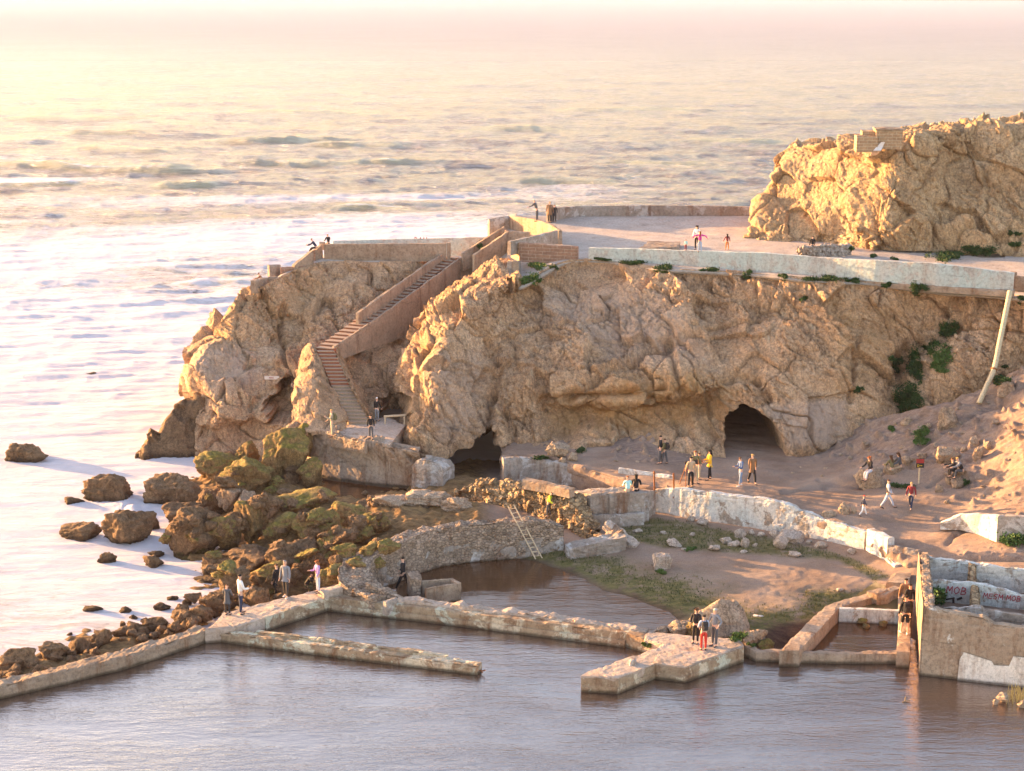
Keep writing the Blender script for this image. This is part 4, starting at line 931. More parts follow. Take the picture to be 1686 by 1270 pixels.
tilt_slab(tuple(P(1006, 884, .9)), (1.3, .7, .3), .5, .1, -.55, 'bare_concrete', 'sunlit broken slab propped up against the leaning slab', 3)
tilt_slab(tuple(P(1030, 898, .45)), (1.2, .8, .4), -.3, 0, .15, 'pale_stone', 'small pale slab lying flat under the leaning slab', 4)
tilt_slab(tuple(P(1015, 912, .3)), (1.8, .35, .12), .35, 0, 0, 'pale_stone', 'thin strip of concrete lying on the mud in front of the fallen slab', 5)
tilt_slab(tuple(P(835, 917, .12)), (1.1, .3, .14), .35, 0, 0, 'grey_concrete', 'short grey strip of concrete on the pond shore by the ladder foot', 6)
cs_ = P(1091, 940, .3)
tilt_slab((cs_[0], cs_[1]+.3, .62), (.78, .6, .8), .05, 0, .03, 'pale_stone', 'white upright stone cube standing in the middle of the yard', 8)['category'] = 'stone'

# ladder
def ladder():
    bm = bmesh.new(); b1_, b2_ = P(882, 921, .12), P(893, 920, .12); t1 = P(836, 833, 2.75); t2 = P(846, 831, 2.75)
    root = empty('ladder', tuple((b1_+b2_)/2), 'thin pale wooden ladder leaning against the curved wall', 'ladder')
    for a, b in ((b1_, t1), (b2_, t2)):
        bm = bmesh.new(); tube_bm(bm, [a, b], .035, 6); bmobj('rail', bm, 'pale_wood', parent=root)
    for k in range(12):
        t = (k+.7)/12.5; bm = bmesh.new(); tube_bm(bm, [b1_+(t1-b1_)*t, b2_+(t2-b2_)*t], .02, 6); bmobj('rung', bm, 'pale_wood', parent=root)
ladder()
for (u, v0, v1, l) in ((1077, 846, 776, 'left rusty iron pole standing against the corner of the grey block wall'), (1109, 850, 779, 'right rusty iron pole standing against the long white wall')):
    a = P(u, v0, .5)+np.array([0, -.12, 0]); b = Q(u, v1, a[1]); bm = bmesh.new(); tube_bm(bm, [a, (a+b)/2+np.array([.02, 0, 0]), b], .045, 8)
    tube_bm(bm, [a+(b-a)*.45+np.array([0, 0, -.05]), a+(b-a)*.45+np.array([0, 0, .05])], .07, 8)
    bmobj('iron_pole', bm, 'rust', label=l, cat='pole', group='rusty poles on the white wall')
# drift log / bottle shape, barrel floats on the mud
bm = bmesh.new(); tube_bm(bm, [P(1237, 1017, .12), P(1241, 1017.5, .14), P(1255, 1019, .13), P(1262, 1020.5, .12)], [.07, .16, .16, .08], 10)
bmobj('drift_log', bm, 'sign_white', label='short white drift log lying on the dark mud right of the big rock', cat='log', smoothf=True)

# ---------------------------------------------------------- landing wall by the lower stairs
def lrow(u, v, z_, vb, zb, dy=1.4): t = P(u, v, z_); b = P(u, vb, zb); return [t+np.array([0, dy, -.02]), t, t*.6+b*.4+np.array([0, -.1, 0]), b*.8+t*.2+np.array([0, -.15, 0]), b]
Lw = [lrow(500, 698, 2.5, 770, -.4), lrow(515, 708, 2.5, 795, -.5), lrow(560, 716, 2.5, 806, -.6), lrow(605, 727, 2.45, 812, -.6), lrow(650, 738, 2.4, 815, -.6), lrow(690, 745, 2.3, 817, -.6)]
V = loft(np.array(Lw), 220, 120); nn = normals(V); nn = -nn if nn[100, 60, 1] > 0 else nn
vv_ = V[..., 2]; dd = rock_disp(V, 1.3, .22, 77)*(.25+.9*smooth(.6, 1.8, vv_))
V = V+nn*(dd*np.where(np.linspace(0, 1, 120)[None] < .12, .2, 1))[..., None]
props(npobj('landing_wall', V, gridquads(220, 120), 'bare_concrete', None, True, True), 'broken concrete retaining wall under the stair landing, above the small brown inlet', 'wall')
slab('stair_landing', poly([(505, 700), (560, 716), (605, 725), (642, 733), (668, 700), (640, 688), (560, 690), (510, 692)], 2.5), 2.52, .2, 'deck_concrete', 'stair landing of cracked concrete where three people stand, below the red steps', 'landing', seed=90)
wall('landing_kerb', [wp(488, 696, 2.75, 1.9), wp(520, 704, 2.72, 1.9), wp(553, 716, 2.7, 1.9), wp(600, 727, 2.66, 1.9)], .28, 'bare_concrete', 'low sunlit kerb along the outer edge of the stair landing', 'kerb', seed=91, rough=.05, chip=.15, res=.1)
bm = bmesh.new(); tube_bm(bm, [P(632, 686, 3.0), P(668, 684, 3.0)], .07, 8); 
for u in (634, 666): tube_bm(bm, [P(u, 686, 3.0), P(u, 686, 3.0)+np.array([0, 0, -.6])], .05, 6)
bmobj('barrier_rail', bm, 'pale_wood', label='low pale rail across the dark cave at the back of the landing', cat='rail')

# ---------------------------------------------------------- staircases
def steps(parent, name, a0, a1, b0, b1, n, mat, dep=.6):
    """n steps between the low edge a0-a1 and the high edge b0-b1"""
    a0, a1, b0, b1 = map(lambda q: np.array(q, float), (a0, a1, b0, b1)); bm = bmesh.new(); bt = bmesh.new()
    for k in range(n):
        l0 = a0+(b0-a0)*k/n; l1 = a1+(b1-a1)*k/n; h0 = a0+(b0-a0)*(k+1)/n; h1 = a1+(b1-a1)*(k+1)/n
        zt_ = (a0[2]+(b0[2]-a0[2])*(k+1)/n)
        f0 = l0+(l0-h0)*.12; f1 = l1+(l1-h1)*.12
        for B, z1, z2, g in ((bm, zt_-.045, zt_-dep, 0.), (bt, zt_, zt_-.045, .12)):
            c0, c1 = (l0, l1) if B is bm else (f0, f1)
            top = [B.verts.new((q[0], q[1], z1)) for q in (c0, c1, h1, h0)]; bot = [B.verts.new((q[0], q[1], z2)) for q in (c0, c1, h1, h0)]
            B.faces.new(top); B.faces.new(bot[::-1])
            for i in range(4): B.faces.new((top[i], bot[i], bot[(i+1) % 4], top[(i+1) % 4]))
    bmobj(name, bm, mat, parent=parent); bmobj('treads', bt, 'stair_tread', parent=parent)
ls_ = empty('staircase', P(590, 697, 2.5), 'steep lower flight of steps, red at the top and grey below, down to the landing', 'staircase')
A0, A1 = P(574, 697, 2.55), P(608, 697, 2.55); M0, M1 = P(545, 634, 4.3), P(576, 634, 4.3); T0, T1 = P(521, 577, 6.), P(548, 577, 6.)
A0[1] -= .2; A1[1] -= .2
steps(ls_, 'grey_steps', A0, A1, M0, M1, 11, 'stair_grey', 2.); steps(ls_, 'red_steps', M0, M1, T0, T1, 10, 'stair_red', 3.)
# rock and masonry cheek either side of the lower flight
def cheek(name, pts, label, seed, mat='cliff_rock'):
    V = loft(np.array(pts, float), 200, 110); nn = normals(V); nn = -nn if nn[100, 60, 1] > 0 else nn
    V = V+nn*(rock_disp(V, 1.1, .2, seed))[..., None]
    return props(npobj(name, V, gridquads(200, 110), mat, None, True, True, dict(ochre=V[..., 0]*0+.4, grey=V[..., 0]*0+.15)), label, 'rock')
def chk(top, bot, dyt=0.): return [np.array(top)+np.array([.1, 1.6, -.2]), np.array(top), (np.array(top)*.55+np.array(bot)*.45)+np.array([0, -.35, 0]), np.array(bot)]
cheek('rock_cheek', [chk(P(487, 615, 4.6), P(478, 712, 2.3)), chk(P(499, 578, 5.8), P(496, 715, 2.4)), chk(T0+np.array([-.12, .0, .05]), P(525, 714, 2.5)), chk(M0+np.array([-.12, -.1, .1]), P(552, 712, 2.5)), chk(P(568, 672, 3.3), P(566, 710, 2.5)), chk(P(573, 694, 2.7), P(574, 706, 2.5))],
      'grey knobbly rock rib left of the lower flight of steps', 91)
cheek('rock_cheek', [chk(T1+np.array([.1, .0, .05]), P(585, 640, 4.0)), chk(P(560, 596, 5.4), P(592, 660, 3.6)), chk(M1+np.array([.1, -.1, .08]), P(604, 675, 3.3)), chk(P(594, 668, 3.4), P(615, 694, 2.5)), chk(P(608, 690, 2.7), P(624, 700, 2.5))],
      'grey rock rib right of the lower flight of steps', 93)
# middle flight, rising to the right behind its parapet
ms = empty('staircase', P(540, 570, 6.), 'long straight middle flight of steps climbing right between two parapets', 'staircase')
a0, a1 = P(520, 575, 6.), P(549, 577, 6.); b0, b1 = P(732, 421, 9.85), P(756, 426, 9.75)
steps(ms, 'steps', a0, a1, b0, b1, 30, 'stair_red', .7)
zlo = 2.
def rail(u, v, z_, zb): p = P(u, v, z_); return (p[0], p[1], z_, zb)
wall('parapet', [rail(550, 571, 6.2, 5.4), rail(590, 545, 6.85, 5.7), rail(642, 509, 7.75, 6.1), rail(702, 466, 8.85, 7.), rail(758, 425, 9.9, 8.), rail(781, 423, 9.95, 8.2)], .16, 'brown_concrete', parent=ms, seed=95, rough=.02, chip=.03, res=.12, side=1)
wall('parapet', [rail(590, 516, 7.75, 6.), rail(638, 481, 8.65, 7.), rail(733, 415, 10.25, 8.8)], .22, 'brown_concrete', parent=ms, seed=96, rough=.02, chip=.03, res=.12)
w_ = wall('retaining_face', [(lambda p: (p[0], p[1]-.04, z_-.2, zb))(P(u, v, z_)) for u, v, z_, zb in ((550, 571, 6.2, 5.2), (590, 545, 6.85, 5.4), (642, 509, 7.75, 5.5), (702, 466, 8.85, 5.9), (758, 425, 9.9, 6.4), (800, 424, 9.9, 7.), (835, 427, 9.9, 8.))], .25, 'brown_concrete', parent=ms, seed=97, rough=.03, chip=.02, res=.14)
# upper flight to the terrace
us = empty('staircase', P(765, 420, 9.9), 'short upper flight with worn sides climbing to the terrace', 'staircase')
steps(us, 'steps', P(764, 420, 9.9), P(782, 421, 9.9), P(824, 378, 11.5), P(838, 382, 11.4), 14, 'stair_grey', .7)
wall('side_wall', [rail(762, 417, 10.3, 9.), rail(831, 373, 12.0, 10.)], .25, 'bare_concrete', parent=us, seed=98, rough=.03, chip=.05, res=.12)
wall('side_wall', [rail(781, 420, 10.3, 8.), rail(838, 381, 11.8, 8.5), rail(872, 383, 11.75, 9.)], .3, 'brown_concrete', parent=us, seed=99, rough=.03, chip=.05, res=.12)
# viewpoint walls on the left headland
vp = empty('viewpoint_wall', P(630, 428, 9.7), 'straight pink grey parapet along the top of the left headland, ending in a post at the stairs', 'wall')
wall('wall', [wb(534, 430, 9.6, 402.5), wb(600, 431, 9.6, 402), wb(735, 431, 9.6, 401)], .3, 'bare_concrete', parent=vp, seed=100, rough=.015, chip=.03, res=.12)
wall('post', [wb(736, 431, 9.6, 400), wb(742, 431, 9.6, 400)], .45, 'bare_concrete', parent=vp, seed=101, rough=.01, chip=.02, res=.12)
wall('back_parapet', [wp(548, 397, 10.4, 9.), wp(660, 394, 10.4, 9.), wp(800, 391, 10.4, 9.)], .3, 'teal_wall', 'far grey parapet with red graffiti behind the left headland viewpoint', 'wall', seed=102, rough=.015, chip=.03, res=.2)
bp_ = bpy.data.objects['back_parapet']
for wd, u, h_ in (('SCE', 637, .22), ('BAM', 681, .38)):
    p = P(u, 399, 10.1); graffiti(wd, (p[0], p[1]-.06, 10.08), (1, 0, 0), (0, 0, 1), h_, 'paint_red', bp_, nrm=(0, -1, 0), th=.07)
st_ = empty('stepped_wall', P(490, 450, 9.), 'stepped brick and concrete parapets going down the left tip of the headland', 'wall')
wall('sloping_parapet', [wp(503, 425, 9.9, 8.9), wp(531, 403, 10.7, 9.4)], .3, 'brown_concrete', parent=st_, seed=103, rough=.02, chip=.04, res=.1)
wall('sloping_parapet', [wp(485, 437, 9.7, 8.9), wp(516, 412, 10.6, 9.)], .3, 'brown_concrete', parent=st_, seed=104, rough=.02, chip=.04, res=.1)
wall('brick_panel', [wb(463, 454, 9.0, 441), wb(504, 452, 9.0, 438)], .3, 'brick_wall', parent=st_, seed=105, rough=.02, chip=.05, res=.1)
wall('brick_panel', [wb(503, 441, 9.2, 424), wb(520, 440, 9.2, 410)], .3, 'brick_wall', parent=st_, seed=106, rough=.02, chip=.05, res=.1)
wall('grey_panel', [wb(444, 457, 8.8, 437), wb(463, 455, 8.8, 436)], .3, 'grey_concrete', parent=st_, seed=107, rough=.02, res=.1)
wall('low_panel', [wb(441, 468, 8.5, 456), wb(480, 466, 8.6, 454)], .25, 'brown_concrete', parent=st_, seed=108, rough=.03, res=.1)
wall('kerb', [wb(422, 484, 8.2, 462), wb(442, 470, 8.4, 457)], .4, 'bare_concrete', parent=st_, seed=109, rough=.05, chip=.1, res=.1)
wall('corner_post', [wb(526, 412, 9.8, 399), wb(535, 412, 9.8, 399)], .3, 'bare_concrete', parent=st_, seed=110, rough=.02, res=.1)

# ---------------------------------------------------------- terrace parapets
wall('terrace_parapet', [wb(u, b_, ZT-.05, t_) for u, b_, t_ in ((969, 428, 408.5), (1047, 433, 410), (1150, 441, 413.5), (1260, 449, 417), (1358, 456, 425), (1440, 464, 429), (1540, 472, 434), (1668, 479, 450))], .35, 'teal_wall', 'long pale blue green parapet along the cliff edge of the terrace', 'wall', seed=112, rough=.012, chip=.03, res=.14)
wall('parapet_footing', [(lambda q: (q[0], q[1]-.12, ZT+.0, ZT-.38))(wb(u, b_, ZT-.05, 400)) for u, b_ in ((1425, 462), (1540, 472), (1668, 480))], .7, 'bare_concrete', 'undercut concrete footing sticking out below the right end of the terrace parapet', 'footing', seed=113, rough=.02, chip=.06, res=.12)
wall('parapet_return', [wp(1672, 455, 11.9, 11.), wp(1800, 462, 11.9, 11.)], .35, 'bare_concrete', 'short concrete return wall at the far right behind the drain pipe', 'wall', seed=114, res=.14)
bk = [wb(u, b_, ZT, t_) for u, b_, t_ in ((905, 370, 343), (950, 364, 340), (1047, 362, 338.5), (1150, 361, 339), (1270, 361, 341))]
wall('sea_parapet', bk, .35, 'grey_concrete', 'curved grey parapet on the far seaward side of the terrace', 'wall', seed=115, rough=.012, chip=.03, res=.16, sm=True)
cpn = empty('curved_parapet', P(880, 390, ZT), 'curving yellow lit parapet around the head of the stairs', 'wall')
cq = [wb(u, b_, ZT+.05, t_) for u, b_, t_ in ((832, 374, 356), (845, 379, 356.5), (880, 388, 361.5), (905, 396, 370), (919, 403, 379))]
wall('curved_wall', cq, .28, 'bare_concrete', parent=cpn, seed=116, rough=.012, chip=.03, res=.1, sm=True)
cq = [wb(u, b_, ZT+.05, t_) for u, b_, t_ in ((841, 421, 398), (860, 417, 393.5), (890, 411, 386.5), (910, 406, 382), (919, 403, 379))]
wall('curved_wall', cq, .28, 'grey_concrete', parent=cpn, seed=117, rough=.012, chip=.03, res=.1, sm=True, side=1)
wall('sea_end', [wp(806, 360, 12.2, 10.8), wp(832, 356, 12.3, 10.8), wp(845, 355, 12.3, 10.8)], .3, 'grey_concrete', parent=cpn, seed=118, res=.12)
bkw = empty('brick_wall', P(890, 432, ZT-.6), 'brown brick wall with a sunlit left end below the curved parapet', 'wall')
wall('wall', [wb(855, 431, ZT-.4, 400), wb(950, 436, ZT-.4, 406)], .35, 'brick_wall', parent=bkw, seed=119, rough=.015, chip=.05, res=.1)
wall('end_wall', [wb(841, 424, ZT-.4, 398), wb(855, 431, ZT-.4, 400)], .35, 'hill_brick', parent=bkw, seed=120, rough=.015, res=.1)  # lighter brick than the wall: sunlight on this end put into the colour
vb = empty('stone_planter', P(850, 468, ZT-1.6), 'small grey pillar with a sunlit side in front of the brown brick wall', 'pillar')
wall('pillar', [wb(834, 460, ZT-1.6, 428), wb(844, 470, ZT-1.6, 430)], .4, 'bare_concrete', parent=vb, seed=121, res=.1)
wall('pillar_face', [wb(844, 470, ZT-1.6, 430), wb(858, 464, ZT-1.6, 430)], .4, 'grey_concrete', parent=vb, seed=122, res=.1)
wall('side_post', [wb(914, 460, ZT-1.2, 437), wb(928, 455, ZT-1.2, 434)], .4, 'bare_concrete', parent=vb, seed=123, res=.1)
# raised brick kerb on the terrace floor
slab('terrace_kerb', poly([(1052, 410), (1068, 398), (1120, 399), (1118, 408)], 11.55), 11.6, 11.2, 'bare_concrete', 'low raised brick box on the terrace left of the family', 'kerb', seed=124, res=.2)
rubble('low_rubble_wall', [[np.array(P(u, v, z_))+np.array([0, .6, -.4]), np.array(P(u, v, z_))+np.array([0, .3, 0]), P(u, v, z_), P(u, vb_, 11.3)] for u, v, z_, vb_ in ((1314, 409, 11.9, 424), (1330, 408, 12., 424), (1360, 405, 12., 423), (1385, 405, 12., 423), (1402, 407, 11.8, 420))], 140, 60, 'pale_stone', 'low pink rubble wall at the foot of the rocky hill on the terrace', amp=.12, sc=5, seed=9)
# brick base on top of the hill
hb = empty('brick_base', tuple(ground(1450, 240, 17)[0]), 'sunlit stepped brick base crowning the rocky hill', 'brick structure')
def hq(u, v, Y_): p = Q(u, v, Y_); return p
hy = P(1450, 238, 18.3)[1]-.3
for nm, u0, u1, vt, vb_, dy in (('tall_block', 1443, 1487, 213.5, 238, 0), ('low_block', 1411, 1446, 224, 243, -.15), ('middle_block', 1420, 1446, 216, 236, .5)):
    a = Q(u0, vt, hy+dy); b = Q(u1, vt+.5, hy+dy-.1); zb = Q(u0, vb_+8, hy+dy)[2]
    wall(nm, [(a[0], a[1], a[2], zb), (b[0], b[1], b[2], zb)], 1.3, 'hill_brick', parent=hb, seed=130, rough=.02, chip=.06, res=.1)
a = Q(1443, 213, hy-.02); b = Q(1487, 213.5, hy-.1)
wall('cap', [(a[0]-.04, a[1]-.05, a[2]+.08, a[2]-.06), (b[0]+.04, b[1]-.05, b[2]+.08, b[2]-.06)], 1.4, 'bare_concrete', parent=hb, seed=131, rough=.015, res=.1)
bm = bmesh.new(); pts = []
for u, v in ((1453, 236), (1448, 243), (1443, 250), (1437, 257)):
    g_, nn_ = ground(u, v, 17); pts.append(Vector(g_)+Vector((0, -.12, .05)))
for a, b, w0, w1 in zip(pts, pts[1:], (.12, .2, .26), (.2, .26, .2)):
    s0 = Vector((w0, 0, 0)); s1 = Vector((w1, 0, 0))
    r = bmesh.ops.extrude_face_region(bm, geom=[bm.faces.new([bm.verts.new(q) for q in (a-s0, a+s0, b+s1, b-s1)])])
    bmesh.ops.translate(bm, verts=[g for g in r['geom'] if isinstance(g, bmesh.types.BMVert)], vec=(0, -.06, .04))
bmobj('metal_sheet', bm, 'sign_white', label='bent pale metal sheet hanging down the hill from the brick base', cat='sheet')
# drain pipe
pp_ = []
for u, v in ((1663, 480), (1654, 525), (1645, 569), (1637, 607), (1624, 637), (1612, 664)):
    Ya, Yb2 = ground(1663, 487, 9)[0].y-.5, ground(1612, 664, 9)[0].y-.3; pp_.append(Q(u, v, Ya+(Yb2-Ya)*(v-480)/184))
pp_ = cr(np.array(pp_), np.linspace(0, 5, 130)); rr = [.145*(1+.12*sin(k*2.6)) for k in range(130)]
bm = bmesh.new(); tube_bm(bm, [tuple(x) for x in pp_], rr, 12)
pr_o = bmobj('drain_pipe', bm, 'pipe', label='long corrugated cream drain pipe running down the cliff at the right', cat='pipe', smoothf=True)
bm = bmesh.new(); k = 78; tube_bm(bm, [tuple(pp_[k]), tuple(pp_[k+2])], .18, 12); bmobj('collar', bm, 'rust', parent=pr_o)
a = P(1669, 452, 11.95); bm = bmesh.new(); box_bm(bm, (a[0], a[1], 11.6), (.3, .35, 1.0)); bmobj('end_post', bm, 'bare_concrete', label='square pale post at the right end of the terrace parapet above the pipe', cat='post')
# signs
def board(name, u, v, w_, h_, mat, label, words=(), pole=0., Y_=None, stripe=None):
    g_, nn_ = ground(u, v, 2); c = Vector(g_)+Vector((0, -.12, 0)); 
    if pole: c = Vector(ground(u, v+pole, 2)[0]); c = Vector(Q(u, v, c.y))
    root = empty(name, tuple(c), label, 'sign'); bm = bmesh.new(); box_bm(bm, c, (w_, .03, h_)); bmobj('board', bm, mat, parent=root)
    for wd, m_, hh_, ox, oz in words: graffiti(wd, (c.x+ox, c.y-.018, c.z+oz), (1, 0, 0), (0, 0, 1), hh_, m_, root, 'lettering', nrm=(0, -1, 0), slant=0)
    if stripe: bm = bmesh.new(); box_bm(bm, (c.x, c.y-.016, c.z+h_*.25), (w_*.98, .02, h_*.46)); bmobj('panel', bm, stripe, parent=root)
    if pole:
        b = ground(u, v+pole, 2)[0]; bm = bmesh.new(); tube_bm(bm, [(c.x, c.y+.05, c.z+h_*.4), (c.x, c.y+.05, b.z-.1)], .045, 8); bmobj('post', bm, 'pale_wood', parent=root)
    return root
board('warning_sign', 1515, 763, .42, .5, 'sign_black', 'small red and black warning sign on a wooden post beside the dirt path', [('D-', 'sign_yellow', .15, -.14, -.2)], 34, stripe='sign_red')
board('cliff_sign', 448, 621.5, .95, .22, 'sign_white', 'narrow white sign fixed to the left cliff above the recess', [('ADAC', 'sign_red', .09, -.18, -.04)])
# painted wall inside the recess
# ============================================================ boulders and stones
def unit_rock(sub, seed, planes=22, rough=.10, flat=.75):
    bm = bmesh.new(); bmesh.ops.create_icosphere(bm, subdivisions=sub, radius=1)
    co = np.array([v.co for v in bm.verts]); fs = [[v.index for v in f.verts] for f in bm.faces]; bm.free()
    r = random.Random(seed); D = co/np.linalg.norm(co, axis=1, keepdims=True)
    R_ = np.full(len(D), 1.25)
    for k in range(planes):
        n_ = np.array([r.gauss(0, 1), r.gauss(0, 1), r.gauss(0, 1)*1.1]); n_ /= np.linalg.norm(n_)
        o_ = r.uniform(.52, .95); d_ = D@n_
        R_ = np.minimum(R_, np.where(d_ > .15, o_/np.maximum(d_, .15), 9))
    V = D*R_[:, None]
    F1, F2, off, rv = worley(D*1.9+seed*.37, seed % 97)
    V = V+D*((off*rv).sum(-1)*.10-.05*np.exp(-(F2-F1)/.05))[:, None]
    V = V*(1+fbm(D*1.6+seed, 3, seed)[:, None]*.10)+D*((fbm(D*4+seed, 4, seed+3)+.5*ridged(D*3+seed, 3, seed+8)-.2)*rough)[:, None]+D*(fbm(D*11, 3, seed+5)*rough*.35)[:, None]
    return V, fs
RG = {'shore_rock': 'dark wet boulders in the surf', 'mossy_rock': 'mossy boulders on the shore', 'tan_rock': 'tan boulders on the dirt slope', 'pale_stone': 'pale stones in the yard'}
def boulder(u, vb, w_, h_, mat, label, z=None, name='boulder', seed=None, depth=.9, reg=True, sub=5, group=None, tiltx=0., sink=.18):
    seed = seed if seed is not None else rnd.randrange(10**6)
    if z is None: g_, _ = ground(u, vb, 0); p = np.array(g_)
    else: p = P(u, vb, z)
    d_ = sqrt(p[0]**2+p[1]**2+(p[2]-H)**2); ppm = F/d_
    W = w_/ppm/2; Hh = h_/ppm/.95
    V, fs = unit_rock(sub, seed)
    V = V-np.array([(V[:, 0].max()+V[:, 0].min())/2, 0, 0]); V /= np.array([(V[:, 0].max()-V[:, 0].min())/2, 1, 1])
    V[:, 2] = (V[:, 2]-V[:, 2].min())/(V[:, 2].max()-V[:, 2].min())
    a = rnd.uniform(-.2, .2); V[:, 0] += tiltx*V[:, 2]
    V = V*np.array([W, W*depth, Hh*(1+sink)]); V[:, 2] -= Hh*sink
    c = np.array([p[0], p[1]+W*depth*.65, p[2]])
    me = bpy.data.meshes.new(name); setmesh(me, V, fs, True)
    o = link(name, me, mat, None, tuple(c))
    props(o, label, 'rock', group or RG.get(mat))
    if reg: REG.append(BVHTree.FromPolygons([tuple(x) for x in (V+c).tolist()], fs))
    return o
